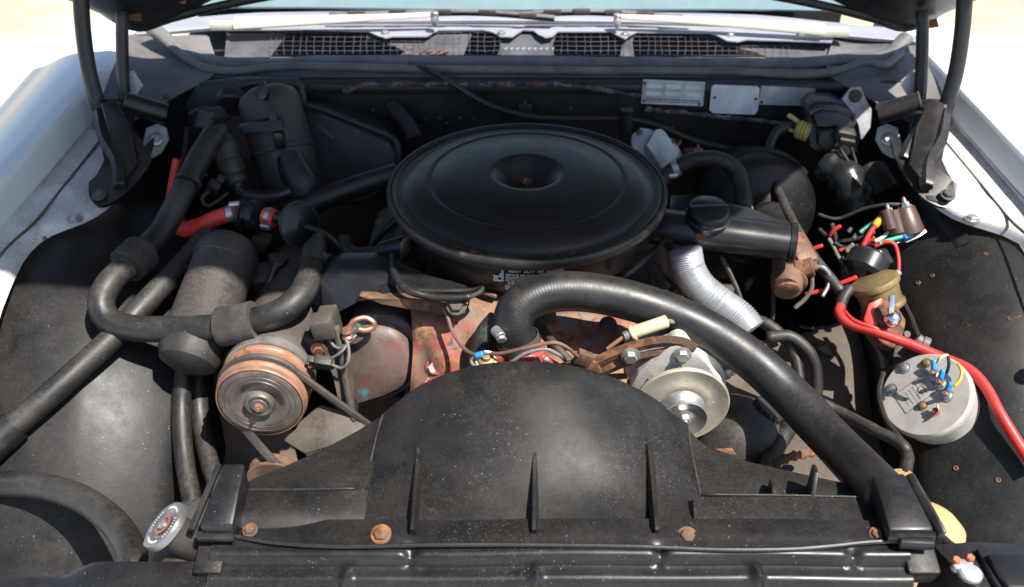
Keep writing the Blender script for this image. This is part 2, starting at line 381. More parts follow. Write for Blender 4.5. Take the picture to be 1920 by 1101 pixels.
# ---- fenders
def zlip(y): return .979 + .085*(y-.593) - (1.05*(.36-y)**1.15 if y < .36 else 0)
def fender(sg, label):
    th = thing('fender', label, 'fender', (XC+sg*.86, .5, .35), 'white front fenders')
    rows = []
    for k in range(9):
        y = -.25 + k*.19; z = zlip(y); xl = .805 - .035*(y-.5)/.55 if y > .5 else .805
        rows.append([V((XC+sg*q, y, zz)) for q, zz in ((1.02, .45), (1.03, .75), (.985, z-.085), (.93, z-.045), (.86, z-.012), (xl+.012, z+.001), (xl, z-.002), (xl-.006, z-.012), (xl-.012, z-.05))])
    g = []
    for r in rows:
        g.append([r[0]] + crom(r[1:6], 4) + r[6:])
    mk('outer_panel', patch([crom([g[j][i] for j in range(9)], 2) for i in range(len(g[0]))], smooth=False, thick=.0015), M['fender'], th)
    # ledge that carries the inner fender
    rr = []
    for y, xi, dz in ((-.2, .70, .075), (.1, .71, .075), (.3, .71, .074), (.45, .725, .072), (.56, .725, .07), (.62, .68, .066), (.70, .655, .066), (.80, .665, .064), (.86, .70, .06), (.95, .72, .05)):
        z = zlip(y); xo = .792 - .03*(max(y, .5)-.5)/.55
        if y < .6: xi += .035 if sg > 0 else .018
        rr.append([V((XC+sg*xo, y, z-.046)), V((XC+sg*(xo-.004), y, z-.056)), V((XC+sg*(xo*.5+xi*.5), y, z-.062)), V((XC+sg*(xi+.006), y, z-dz)), V((XC+sg*xi, y, z-dz-.012))])
    mk('inner_ledge', patch(rr, 4, 4, .002, disp=lambda u, v: .004*math.exp(-((u-.55)/.12)**2-((v-.45)/.03)**2)+.003*math.exp(-((u-.5)/.15)**2-((v-.62)/.03)**2)), M['fender_in'], th)
    # sealing bead along the seam and square nuts
    mk('seam_bead', tube([V((XC+sg*(.7555-.03*(max(y, .5)-.5)/.55), y, zlip(y)-.0585)) for y in (-.2, .1, .4, .6, .8, .95)], .0022, 6), M['mud'], th)
    for y in (.33, .60, .78):
        q = V((XC+sg*(.735 if y < .5 else .70), y, zlip(y)-.0665))
        mk('bolt', bolt(q, (0, 0, 1), .008), M['zinc'], th)
    return th
fender(-1, 'white fender with grimy inner ledge at the left of the bay, in shade')
fender(1, 'white fender with grimy inner ledge at the right of the bay, in sun')

# ---- inner fenders
def wheelhouse(sg, label, inner, name='inner_fender'):
    G = []
    for j in range(34):
        y = -.16 + j*.93/33
        d = .62-y
        zc = .893 - (1.15*d*d if d > 0 else 1.1*d*d)
        row = []
        for i in range(30):
            u = i/29; xi = inner(y)
            if u < .7:
                a = u/.7; x = .765 - (.765-xi)*a; z = zc - .10*a**2.4
                z += .007*math.exp(-((x-.66)/.02)**2)*0
            else:
                a = (u-.7)/.3; x = xi - .06*a; z = zc - .10 - (.08*a+.32*a**1.7)
            if sg < 0:                            # small pressed dimples
                z += .010*math.exp(-((x-.625)**2+(y-.335)**2)/.0002) + .006*math.exp(-((x-.70)**2+(y-.545)**2)/.00008)
            row.append(V((XC+sg*x, y, z)))
        G.append(row if sg < 0 else row[::-1])
    o = mk(name, patch(G, smooth=False, thick=.003), M['wheelhouse'], label=label, cat='inner fender', group='black inner fenders', sharp=60)
    return o
whl = wheelhouse(-1, 'dusty black domed inner fender at left, under the air conditioning hoses', lambda y: .50+.04*max(0, .5-y))
whr = wheelhouse(1, 'speckled black domed inner fender at right, behind the red cable', lambda y: .60-.10*max(0, .55-y))
# floor of the bay: frame and crossmember, mostly in the dark
mk('frame_crossmember', [box((XC, .42, .40), (1.25, 1.2, .03)), box((XC-.40, .45, .47), (.10, 1.1, .12), None, .01), box((XC+.42, .45, .47), (.10, 1.1, .12), None, .01)], M['mud'], label='dusty brown frame members down under the engine', cat='frame')

for sg in (-1, 1):
    mk('side_apron', patch([[V((XC+sg*x, y, z)) for x, z in ((.70+dx, .885+dz), (.68+dx, .865+dz*.8), (.665, .79), (.655, .62), (.60, .44))] for y, dx, dz in ((.58, 0, 0), (.72, 0, .005), (.84, .02, .025), (.92, .03, .06), (1.0, .03, .085))], 5, 4, .003), M['firewall'], label='black side apron below the %s hood hinge' % ('left' if sg < 0 else 'right'), cat='panel', group='side aprons')
mk('floor_pan', box((XC, 1.05, .42), (1.5, .5, .02)), M['firewall'], label='dark toe board far down behind the engine', cat='panel')
# ---- firewall
fw = thing('firewall', 'black painted firewall with flaking seam behind the engine', 'firewall', (XC, 1.0, .45))
mk('panel', patch([[V((x, y+.0*abs(x), z)) for x in (-.72, -.5, -.25, 0, .25, .5, .75)] for y, z in ((.99, .42), (.99, .6), (.988, .8), (.985, .93), (.985, .972))], 3, 3, .004), M['firewall'], fw)
mk('top_rail', patch([[V((x, y, z)) for x in (-.74, -.3, .2, .76)] for y, z in ((.978, .962), (.976, .975), (.982, .984), (1.0, .9865))], 4, 3, .002), M['firewall'], fw)
def seam(px0, px1, f, n=26):
    random.seed(3); pts = []
    for k in range(n):
        t = k/(n-1); px = px0+(px1-px0)*t
        pts.append(P(px, f(px)+random.uniform(-1, 1), .968))
    return tube(pts, .0052, 8, 3, rf=lambda t, l: .85+.22*math.sin(t*91)+.2*math.sin(t*37+1), flat=.5, up=(0, 1, 0))
mk('seam_sealer', seam(645, 1200, lambda x: 158+18*max(0, (700-x)/60)**2+.00006*max(0, x-1000)**2*10), M['fwrust'], fw, label='flaking rusty seam sealer')
mk('seam_sealer', seam(1210, 1520, lambda x: 205+(x-1210)*.10), M['fwrust'], fw, label='flaking rusty seam sealer')
for px, py in ((985, 192), (1070, 201), (825, 220), (838, 231), (863, 221), (888, 221), (797, 223), (790, 236), (1260, 240), (700, 205)):
    mk('screw', bolt(P(px, py, .979), (0, -1, 0), .0035, washer=False), M['dusty_iron'], fw)
mk('clip', box(P(985, 203, .975), (.026, .008, .018), None, .002), M['greasy'], fw)
mk('hose_stub', tube(Q([(735, 200, .975), (765, 235, .93), (778, 262, .90)]), .016, 12), M['firewall'], fw)

# ---- cowl
cw = thing('cowl', 'dusty grey cowl panel with screened vents below the windscreen', 'cowl', (XC, 1.08, .9))
xs = (-.775, -.7, -.55, -.3, 0, .3, .55, .72, .80)
mk('ledge', patch([[V((x, y+ (.0 if abs(x) < .6 else .0), z+.0*x)) for x in xs] for y, z in ((.995, .982), (1.02, .990), (1.05, .992), (1.075, .998))], 3, 3, .002), M['cowl'], cw)
for sg in (-1, 1):
    rows = []
    for y, xi, xo, z in ((.86, .735, .765, .93), (.90, .68, .765, .95), (.95, .63, .767, .968), (.996, .58, .769, .9845), (1.04, .58, .771, .9955), (1.09, .60, .774, 1.006), (1.14, .62, .776, 1.012)):
        rows.append([V((XC+sg*(xi+(xo-xi)*t), y, z+.004+.028*max(0, t-.55)**1.5)) for t in (0, .25, .5, .75, 1)])
    mk('corner_panel', patch(rows, 4, 4, .002, disp=lambda u, v: .0035*math.sin(u*7)*math.sin(v*6)), M['cowl'], cw)
    for (px, py) in (((312, 182), (335, 150)) if sg < 0 else ((1640, 152), (1648, 205))):
        mk('rubber_plug', lathe([(.006, 0), (.006, .0015), (.004, .003), (0, .003)], P(px, py, z=.975), (0, -.3, 1), 14), M['rusty'], cw)
mk('plenum', [box((XC, 1.26, .93), (1.5, .46, .006)), box((XC, 1.48, .98), (1.5, .006, .12))], M['cowl_dark'], cw)
ZV = 1.004
def vplane(px, py): return P(px, py, z=ZV+ (103-py)*.00033)
for poly in ([(420, 103), (505, 103), (535, 62), (520, 52), (425, 52)], [(745, 103), (867, 103), (885, 58), (838, 58), (815, 60), (800, 72), (742, 70), (712, 72), (700, 66), (685, 66), (740, 82), (758, 92)],
             [(932, 103), (1040, 103), (1036, 80), (1044, 58), (930, 58), (938, 80)], [(1163, 103), (1190, 103), (1186, 75), (1190, 60), (1160, 60), (1167, 78)],
             [(1440, 103), (1560, 103), (1560, 60), (1500, 66), (1440, 70), (1385, 72), (1360, 78), (1385, 86), (1420, 94)]):
    mk('vent_bridge', prism([vplane(*q)-V((0, 0, .006)) for q in poly], .002), M['vent'], cw)
# woven wire: one mesh each opening
def screen(x0, x1):
    out = []
    n = int((x1-x0)/13.5)
    for k in range(n+1):
        px = x0+(x1-x0)*k/n
        out.append(tube([vplane(px, 104), vplane(px+3*math.sin(px), 80)+V((0, 0, .0015*math.sin(k))), vplane(px-(px-960)*.010, 57)], .00042, 5, 2, cap=False))
    for j in range(6):
        py = 60+j*8.6
        out.append(tube([vplane(x0, py), vplane((x0+x1)/2, py+1), vplane(x1, py)], .00042, 5, 6, cap=False))
    return out
for a, b in ((505, 760), (760, 880), (880, 940), (1036, 1170), (1186, 1480)):
    mk('wire_screen', screen(a, b), M['wire'], cw, kind='stuff')
# white lip with scalloped edge above the vents
lip = [(428, 57), (560, 56), (690, 60), (708, 68), (722, 72), (736, 69), (800, 69), (812, 62), (822, 57), (905, 57), (925, 62), (937, 69), (960, 70), (972, 62), (980, 57), (1000, 58), (1010, 66), (1022, 71), (1036, 69), (1046, 60), (1145, 60), (1155, 66), (1172, 74), (1182, 66), (1194, 61), (1330, 63), (1345, 68), (1362, 77), (1382, 79), (1400, 75), (1470, 77), (1560, 80)]
top = [(1560, 62), (1400, 50), (1200, 44), (960, 41), (700, 43), (520, 45), (428, 46)]
mk('white_lip', prism([P(a, b, z=1.022) for a, b in lip+top], .0025), M['cowl_white'], cw)
mk('cowl_top', patch([[P(px, py+d, z=1.024+.01*(1-abs(px-960)/900)-zz) for px, py in ((255, 66), (330, 60), (480, 48), (700, 42), (960, 40), (1200, 43), (1420, 52), (1600, 70), (1720, 80))] for d, zz in ((4, .008), (-4, 0), (-14, .002), (-24, .006))], 4, 3, .002), M['cowl_white'], cw)
for px, py in ((722, 62), (940, 63), (1172, 65), (1370, 66)):
    mk('screw', bolt(P(px, py, z=1.0245), (0, -.1, 1), .006), M['zinc'], cw)
for k in range(9):                                # slots on the middle bridge
    mk('slot', box(vplane(948+k*11, 88)-V((0, 0, .004)), (.003, .012, .002), eul(0, 0, -28)), M['cowl_white'], cw)
for k in range(14):                               # dry leaf litter caught under the screen
    q = vplane(758+random.uniform(0, 80), 84+random.uniform(0, 16))-V((0, 0, .003))
    a = random.uniform(0, 3); mk('dry_leaf', prism([q+V((math.cos(a+t)*s, math.sin(a+t)*s, .003*math.sin(3*t))) for t, s in ((0, .008), (1.2, .004), (3.1, .008), (4.4, .004))], .0006), M['copper'], cw)
# windscreen
ws = mk('windscreen', patch([[P(px, py, z=1.036)+V((0, d, e)) for px, py in ((330, 14), (560, 13), (760, 16), (960, 18), (1160, 17), (1400, 17), (1640, 22))] for d, e in ((0, 0), (.02, .012), (.2, .12), (.45, .28))], 4, 3, .005), M['glass'], label='tinted teal windscreen above the wipers', cat='windscreen')
def wiper(label, arm, blade, wide, knuck):
    th = thing('windscreen_wiper', label, 'wiper', arm[0])
    def rf(t, l): return 1.0
    mk('arm', tube(arm, .0068, 12, 5, rf=lambda t, l: wide(t), flat=.55, up=(0, -.5, 1)), M['wiper'], th)
    mk('arm_base', box(arm[0]+V((0, .004, -.006)), (.10, .022, .016), None, .004), M['wiper'], th)
    b = mk('blade_bridge', tube(blade, .0045, 8, 5, flat=.6, up=(0, -.5, 1)), M['rubber_grey'], th)
    mk('blade_rubber', tube([q+V((0, .004, -.008)) for q in blade], .0035, 6, 5), M['rubber_clean'], th)
    for t in (.12, .3, .5, .7, .88):
        i = t*(len(blade)-1); k = int(i); q = V(blade[k]).lerp(blade[min(k+1, len(blade)-1)], i-k)
        mk('claw', box(q+V((0, -.002, 0)), (.034, .008, .009), None, .001), M['dusty_iron'], th)
    mk('knuckle', [cyl(knuck+V((0, 0, -.012)), knuck+V((0, 0, .006)), .008), box(knuck+V((0, -.008, -.010)), (.012, .012, .018), None, .003)], M['zinc'], th)
wiper('cream wiper arm and blade reaching from the left corner of the cowl', [P(440, 44, 1.135), P(560, 39, 1.14), P(700, 33, 1.145), P(812, 27, 1.15)], [P(618, 27, 1.17), P(760, 23, 1.17), P(900, 21, 1.17), P(1040, 32, 1.16)], lambda t: 2.3-1.5*t, P(815, 28, 1.148))
wiper('cream wiper arm and blade reaching from the right corner of the cowl', [P(1545, 56, 1.10), P(1420, 46, 1.12), P(1290, 38, 1.14), P(1158, 31, 1.15)], [P(1000, 23, 1.17), P(1100, 20, 1.17), P(1200, 25, 1.17), P(1300, 36, 1.155)], lambda t: 2.3-1.4*t, P(1158, 32, 1.146))
# weatherstrips
mk('weatherstrip', tube(Q([(280, 48, 1.10), (325, 85, 1.07), (375, 112, 1.05), (480, 122, 1.045), (640, 116, 1.05), (960, 118, 1.05), (1250, 119, 1.05), (1480, 121, 1.05), (1580, 112, 1.05), (1660, 105, 1.07), (1700, 70, 1.10)]), .0155, 12, 8, flat=.75, up=(0, 0, 1), rf=lambda t, l: 1+.06*math.sin(l*40)), M['rubber_grey'], label='thick grey rubber hood seal running along the cowl', cat='weatherstrip')
mk('drip_seal', tube(Q([(290, 62, 1.08), (370, 122, 1.02), (440, 134, 1.01), (520, 126, 1.015), (640, 126, 1.015), (800, 130, 1.015), (1100, 133, 1.01), (1350, 134, 1.01), (1440, 138, 1.005), (1500, 141, 1.0), (1570, 133, 1.0), (1620, 116, 1.01), (1660, 122, 1.01), (1690, 100, 1.05)]), .008, 10, 8), M['rubber_grey'], label='thin wavy rubber strip in front of the thick hood seal', cat='weatherstrip')

# ---- hood, open: only its rear corners come into view, its panel shades the bay
def zrear(x): return 1.064 + .105*max(0, 1-(abs(x)/.74)**2.2)
hd = thing('hood', 'raised hood showing its black underside at both upper corners', 'hood', (XC, 1.0, 1.05))
A_H = R(47)
def hoodrow(off, s, wid, sag=0):
    r = []
    for k in range(-8, 9):
        u = k/8; x = u*wid; xx = abs(x); HL = 1.36+.13*min(1, (xx/.62)**1.6)
        yy = 1.01 - math.cos(A_H)*s*HL; zz = zrear(x)*(1-s)+(1.15)*s + math.sin(A_H)*s*HL
        rise = .0 if xx < .72 else (xx-.72)*.45
        if s < .02 and xx > .7: zz += (xx-.7)*.5
        r.append(V((XC+x, yy, zz+off+rise)))
    return r
mk('outer_panel', patch([hoodrow(.045, s, .86) for s in (0, .1, .3, .6, .85, 1)], 2, 2, .002), M['fender'], hd)
mk('inner_panel', patch([hoodrow(.0, s, .815) for s in (0, .03, .1, .2, .4, .7, 1)], 4, 4, .003, disp=lambda u, v: .014*math.exp(-((v-.06)/.02)**2)*abs(math.sin(u*17))-.02*math.exp(-((min(u, 1-u)-.17)/.035)**2)), M['hood'], hd)
for sg in (-1, 1):
    mk('rear_lip', tube([V((XC+sg*x, 1.008, zrear(x)+.002+((x-.7)*.5+(x-.72)*.45 if x > .72 else 0))) for x in (.40, .48, .56, .64, .70, .745, .79, .815)], .008, 8, 4), M['hood'], hd)
    mk('hinge_plate', box(P(246, 30, .975) if sg < 0 else P(1738, 46, .975), (.038, .016, .004), eul(38, sg*-8, 0), .001), M['rusty'], hd, label='rusty hinge mounting patch under the hood')

# ---- hood hinges
def hinge(sg, label):
    L = (lambda px, py, y: P(px, py, y)) if sg < 0 else (lambda px, py, y: (lambda q: V((2*XC-q.x, q.y, q.z)))(P(px, py, y)))
    th = thing('hood_hinge', label, 'hinge', L(215, 380, .80), 'black hood hinges')
    def bar(pts, w, t): return tube([L(*q) for q in pts], w, 4, 5, flat=t, up=(sg, 0, 0))
    # channel shaped arms
    mk('outer_arm', [tube([L(*q) for q in ((150, -30, .90), (156, 60, .88), (168, 140, .86), (190, 215, .84))], .0135, 10, 6, flat=.95, up=(1, 0, 0)),
                     tube([L(*q) for q in ((139, -30, .895), (146, 60, .875), (158, 140, .855), (181, 215, .835))], .004, 6, 6)], M['hinge'], th)
    mk('inner_arm', [tube([L(*q) for q in ((229, 22, .95), (229, 90, .93), (231, 150, .91), (236, 205, .89), (244, 250, .87))], .0118, 10, 5, flat=.9, up=(1, 0, 0))], M['hinge'], th)
    mk('bracket', prism([L(*q) for q in ((184, 205, .83), (210, 195, .84), (238, 235, .81), (268, 268, .77), (278, 305, .73), (262, 340, .69), (225, 378, .645), (190, 388, .635), (172, 372, .645), (174, 345, .67), (200, 305, .715), (192, 265, .76), (178, 240, .79))], .012, .003), M['hinge'], th)
    mk('bracket_web', [tube([L(*q) for q in ((188, 212, .815), (198, 262, .755), (222, 305, .70), (226, 350, .655))], .012, 6, 5), tube([L(*q) for q in ((215, 215, .815), (248, 262, .76), (266, 300, .72))], .011, 6, 5), tube([L(*q) for q in ((192, 208, .825), (212, 204, .825))], .013, 6, 5),
                       prism([L(*q) for q in ((192, 205, .82), (222, 196, .83), (246, 250, .77), (262, 318, .70), (240, 345, .67), (212, 272, .74))], .03, .003)], M['hinge'], th)
    mk('foot', patch([[L(168, 345, .665), L(200, 318, .69), L(245, 300, .715), L(290, 262, .76)], [L(170, 372, .645), L(205, 355, .66), L(248, 330, .685), L(284, 290, .73)], [L(186, 390, .632), L(214, 382, .638), L(245, 358, .66), L(276, 312, .71)]], 4, 4, .006), M['hinge'], th)
    a, b = L(234, 192, .845), L(312, 214, .86)
    sp = mk('spring_tube', tube([a, a.lerp(b, .5), b], .0185, 20, 4, inner=.0145), M['hinge'], th)
    mk('tube_rim', lathe([(.0150, 0), (.0195, 0), (.0195, .003), (.0150, .003), (.0150, 0)], a-(b-a).normalized()*.002, b-a, 24), M['dusty_iron'], sp)
    mk('pivot_rod', tube([L(190, 196, .85), L(215, 192, .85), L(236, 196, .855)], .007, 8, 4), M['hinge'], th)
    # mounting ear in body colour with its bolt
    e = mk('mounting_ear', prism([L(*q) for q in ((275, 240, .87), (296, 232, .87), (312, 240, .865), (317, 262, .86), (304, 286, .85), (288, 296, .845), (272, 300, .84), (268, 270, .855))], .004, .001), M['fender_in'], th)
    mk('bolt', bolt(L(292, 261, .852), (sg*-.2, -.6, .7), .0085), M['zinc'], e)
    mk('gusset', prism([L(*q) for q in ((238, 138, .93), (250, 132, .93), (268, 160, .92), (256, 180, .915), (238, 186, .915))], .003, .001), M['fender_in'], th)
    mk('bolt', bolt(L(186, 366, .642), (0, -.3, .9), .008), M['dusty_iron'], th)
    return th
hinge(-1, 'black hood hinge with hollow spring tube standing on the left fender')
hinge(1, 'black hood hinge with hollow spring tube standing on the right fender')
# ================================================================== front: radiator support, shroud
def xsweep(prof, x0, x1, n, f=None, thick=.002):
    rows = []
    for k in range(n+1):
        x = x0+(x1-x0)*k/n
        rows.append([V((x, y, z)) + (f(x, y, z, i) if f else V((0, 0, 0))) for i, (y, z) in enumerate(prof)])
    return patch(rows, smooth=False, thick=thick)
rs = thing('radiator_support', 'glossy black pressed radiator support across the bottom of the picture', 'radiator support', (XC, -.03, .80))
TICK1 = [P(a, 1036, z=.872).x for a in (770, 1238, 1600)]; TICK2 = [P(a, 1072, z=.862).x for a in (648, 1005, 1420)]
def emb(x, y, z, i):
    d = V((0, 0, 0))
    if 4 <= i <= 7:
        for t in TICK1: d.z += -.007*math.exp(-((x-t)/.006)**2)
    if 9 <= i <= 13:
        for t in TICK2: d.z += .006*math.exp(-((x-t)/.005)**2); d.y -= .004*math.exp(-((x-t)/.005)**2)
    d.z += .0012*math.sin(x*11)+.0008*math.sin(x*29)
    return d
prof = [(.03, .876), (.012, .8765), (.004, .8762), (-.004, .874), (-.0085, .8745), (-.0125, .8745), (-.0155, .8722), (-.0175, .866), (-.0195, .8605), (-.024, .8592), (-.030, .8598), (-.0335, .8588), (-.036, .8555), (-.039, .848), (-.044, .836), (-.075, .832), (-.085, .80)]
mk('top_bar', xsweep(prof, P(395, 1040, z=.87).x, P(1705, 1040, z=.87).x, 260, emb), M['support'], rs, sharp=50)
# bowed edge of the top plate
def wav(px): return 1003+14*math.exp(-((px-720)/260)**2)+10*math.sin((px-380)/220)+4*math.exp(-((px-1250)/300)**2)*2
mk('plate_edge', tube([P(px, py, z=.8785) for px, py in ((375, 1000), (430, 1004), (520, 1018), (640, 1025), (800, 1022), (1000, 1022), (1200, 1025), (1350, 1031), (1480, 1030), (1560, 1024), (1640, 1016), (1745, 1014))], .0024, 8, 6), M['support'], rs)
mk('lower_apron', xsweep([(-.014, .842), (-.018, .850), (-.026, .852), (-.06, .845), (-.085, .78)], P(-40, 1080, z=.85).x, P(640, 1080, z=.85).x, 30, lambda x, y, z, i: V((0, .010/(1+math.exp(-(x+.455)/.006)), .012/(1+math.exp(-(x+.455)/.006))-.008))), M['support'], rs, label='black front apron strip with a step at left')
mk('lower_apron', xsweep([(-.036, .836), (-.044, .842), (-.056, .842), (-.085, .78)], P(1690, 1080, z=.85).x, P(1960, 1080, z=.85).x, 16, lambda x, y, z, i: V((0, -.012*max(0, x-.46)/.06, -.012*max(0, x-.46)/.06))), M['support'], rs)
for px0, px1, nm in ((372, 425, 0), (1690, 1750, 1)):
    q = P((px0+px1)/2, 1045, z=.86)
    mk('end_flange', box(q+V((0, .006, -.004)), (rp(px1-px0, q), .05, .03), eul(18, 0, 0), .003), M['shroud'], rs)
mk('rubber_pad', box(P(1718, 1035-15, z=.884), (.036, .008, .012), eul(0, 0, -3), .003), M['rubber_clean'], rs)

sh = thing('fan_shroud', 'black plastic fan shroud arching over the radiator, speckled with dust', 'fan shroud', (XC, .11, .70))
rows = [[P(px, 1019+3*math.sin(k), .008) for k, px in enumerate((655, 770, 890, 1003, 1115, 1225, 1335))],
        [P(px, 1003, .014) for px in (658, 772, 891, 1003, 1114, 1225, 1332)],
        [P(px, 986, .026) for px in (662, 774, 891, 1003, 1113, 1225, 1328)],
        [P(px, py, .07) for px, py in ((674, 945), (776, 928), (892, 918), (1003, 914), (1113, 918), (1223, 930), (1318, 950))],
        [P(px, py, .125) for px, py in ((692, 880), (781, 852), (892, 826), (1003, 815), (1110, 826), (1219, 858), (1305, 890))],
        [P(px, py, .185) for px, py in ((706, 818), (785, 768), (890, 733), (996, 722), (1104, 738), (1214, 785), (1294, 836))],
        [P(px, py, .22) for px, py in ((718, 778), (792, 723), (890, 689), (988, 680), (1102, 695), (1212, 740), (1290, 798))],
        [P(px, py, .232) for px, py in ((722, 774), (796, 722), (892, 689), (988, 682), (1100, 696), (1208, 741), (1286, 798))]]
ribs = [(775/1, 1.0), (1003, 1.0), (1223, 1.0)]
def ribd(u, v):
    d = 0
    for uc, v0, v1 in ((.172, .06, .66), (.512, .06, .70), (.838, .06, .64)):
        uu = uc+.0*(v)
        if v0-.02 < v < v1: d += .012*(max(0., (v1-v)/(v1-v0)))**.8*math.exp(-((u-uu)/.0075)**2)
    return d
mk('dome', patch(rows, 26, 8, .004), M['shroud'], sh, sharp=55)
for px0, px1, pt in ((775, 786, 825), (1001, 1003, 782), (1229, 1216, 830)):
    # stiffening fin: triangular blade standing on the dome
    n = 12; A = []; B = []
    for k in range(n+1):
        t = k/n; py = 1012+(pt-1012)*t; px = px0+(px1-px0)*t
        # follow the dome's own height: depth interpolated between its rows
        xs_ = [(1019, .008), (1003, .014), (986, .026), (918, .07), (828, .125), (735, .185)] if pt < 800 else [(1019, .008), (1003, .014), (986, .026), (929, .07), (855, .125), (776, .185)]
        for (p0, y0), (p1, y1) in zip(xs_, xs_[1:]):
            if p1 <= py <= p0: yy = y0+(y1-y0)*(p0-py)/(p0-p1); break
        b = P(px, py, yy); A.append(b-V((0, 0, .003))); B.append(b+V((0, -.002, .0175*(1-t)**.75+.0008)))
    bm = bmesh.new(); w2 = .0036
    va = [[bm.verts.new(q+V((sx*w2*f, 0, 0))) for q in L] for L, sx, f in ((A, -1, 1.6), (B, -1, .5), (B, 1, .5), (A, 1, 1.6))]
    for r1, r2 in zip(va, va[1:]):
        for k in range(n): bm.faces.new((r1[k], r1[k+1], r2[k+1], r2[k]))
    for k in (0, n): bm.faces.new([r[k] for r in va])
    mk('stiffening_fin', bm, M['shroud'], sh)
L1 = [P(440, 921, .066), P(550, 921, .066), P(690, 918, .072)]
mk('side_slope', patch([[P(440, 924, .085), P(550, 924, .085), P(664, 922, .082), P(690, 920, .09)], [P(452, 912, .10), P(556, 893, .118), P(690, 862, .1405), P(714, 856, .15)], [P(466, 902, .115), P(562, 862, .165), P(652, 818, .20), P(724, 775, .2225)]], 8, 6, .004), M['shroud'], sh)
mk('side_panel', patch([[P(436, 1003, .012), P(550, 1010, .010), P(675, 1019, .010)], [P(440, 960, .034), P(550, 962, .034), P(685, 965, .04)], L1], 8, 6, .004), M['shroud'], sh)
L2 = [P(1300, 930, .072), P(1480, 932, .068), P(1650, 936, .062)]
mk('side_slope', patch([[P(1300, 934, .085), P(1400, 936, .088), P(1520, 937, .088), P(1650, 940, .08)], [P(1288, 886, .1335), P(1395, 893, .125), P(1520, 915, .105), P(1648, 928, .085)], [P(1284, 800, .2225), P(1345, 848, .18), P(1500, 888, .13), P(1646, 918, .092)]], 8, 6, .004), M['shroud'], sh)
mk('side_panel', patch([[P(1312, 1022, .010), P(1490, 1018, .008), P(1672, 1012, .010)], [P(1302, 975, .036), P(1490, 978, .034), P(1665, 978, .032)], L2], 8, 6, .004), M['shroud'], sh)
for (a, b, y0, h) in (((1528, 931), (1520, 878), .056, .022), ((1458, 931), (1444, 890), .056, .008)):
    p0, p1 = P(*a, y0), P(b[0], b[1]+18, y0+.05)
    mk('stiffening_fin', prism([p0-V((0, 0, .022)), p1-V((0, 0, .03)), p1+V((0, 0, h)), p1.lerp(p0, .3)+V((0, -.004, h))], .005, .001), M['shroud'], sh)
for ed in ([r[0] for r in rows[1:7]], [r[-1] for r in rows[1:7]]): mk('worn_edge', tube([q+V((0, 0, .0004)) for q in ed], .0016, 6, 6), M['canister'], sh)
for ed in (L1[:2]+[P(664, 919, .069)], [P(1316, 930, .07)]+L2[1:]): mk('panel_lip', tube([q+V((0, .002, .0)) for q in ed], .0018, 8, 6), M['shroud'], sh)
for px, py in ((715, 1004), (1288, 1010), (1642, 1004), (470, 996)):
    q = P(px, py, .0085 if px < 1300 and px > 600 else .011)
    mk('bolt', bolt(q+V((0, -.0005, .0035 if px == 1288 else .002)), (0, -.35, 1), .0075 if px in (715, 1288) else .0055), M['rusty'], sh)
# rubber cushioned mounts at both ends of the radiator
for sg, pts, label in ((-1, [(376, 1000, .0), (422, 882, .07), (463, 882, .07), (440, 1000, .0)], 'black rubber radiator mount saddle at the left end of the shroud'), (1, [(1662, 1008, .0), (1632, 902, .07), (1692, 900, .07), (1748, 1008, .0)], 'black rubber radiator mount saddle at the right end of the shroud')):
    th = thing('radiator_mount', label, 'mount', P(pts[0][0], pts[0][1], .02), 'radiator mounts')
    q = [P(*p) for p in pts]
    mk('saddle', extr([v+V((0, 0, .012)) for v in q], (0, 0, -.035), .004), M['support'], th)
    o = [P(pts[0][0]-(8 if sg < 0 else -2), 1012, -.006), P(pts[3][0]+(0 if sg < 0 else 6), 1012, -.006), P(pts[3][0]+(-2 if sg < 0 else 6), 1000, .004), P(pts[0][0]-(6 if sg < 0 else -2), 1000, .004)]
    mk('lip', extr([v+V((0, 0, .004)) for v in o], (0, 0, -.008), .0015), M['rubber_clean'], th)
    e0, e1 = (q[0], q[1]) if sg < 0 else (q[3], q[2])
    mk('side_rail', tube([e0+V((sg*.008, 0, .006)), e1+V((sg*.006, 0, .006))], .006, 8, 4, flat=.6), M['rubber_clean'], th)
# radiator tank and cap
rt = thing('radiator', 'dusty radiator side tank with filler neck beside the shroud', 'radiator', P(360, 1010, z=.80))
mk('tank', box(P(352, 1035, z=.845)+V((.0, .03, -.06)), (.06, .10, .13), eul(0, -20, 0), .015), M['dusty_iron'], rt)
mk('core', box((XC+.01, .015, .68), (.72, .05, .36), None, .004), M['firewall'], rt)
nC = V((-.55, -.04, .74)).normalized(); cc = P(306, 984, z=.886)
mk('filler_neck', cyl(cc-nC*.05, cc-nC*.007, .019, 24), M['greasy'], rt)
cap = thing('radiator_cap', 'steel pressure cap on the radiator filler neck at lower left', 'radiator cap', cc-nC*.02)
def lob(t, r, h): return 1+ (.0 if r < .025 else .07*max(0, math.cos(2*math.pi*t*2+2.2))**12)
mk('shell', lathe([(.0250, -.0075), (.0278, -.0068), (.0276, -.002), (.0265, .0005), (.024, .001), (.0165, -.0005), (.0155, -.0015), (.006, -.001), (.0055, .001), (.0, .0012)], cc, nC, 60, lob), M['capmetal'], cap)
mk('rivet', lathe([(.0058, 0), (.0055, .0022), (.003, .003), (0, .003)], cc, nC, 16), M['zinc'], cap)
cx, cy, cz = basis(nC)
mk('embossed_ring', lathe([(.0115, .0002), (.0115, .0009), (.0080, .0009), (.0080, .0002)], cc, nC, 36), M['copper'], cap)
marks = []
for k in range(40):                               # worn raised lettering reads only as small ticks
    if k % 10 in (0, 1): continue
    a = 2*math.pi*k/40; d = cx*math.cos(a)+cy*math.sin(a)
    marks.append(box(cc+d*.0206+nC*.0006, (.0024, .0007 if k % 3 else .0011, .0006), rotm(d, nC.cross(d), nC)))
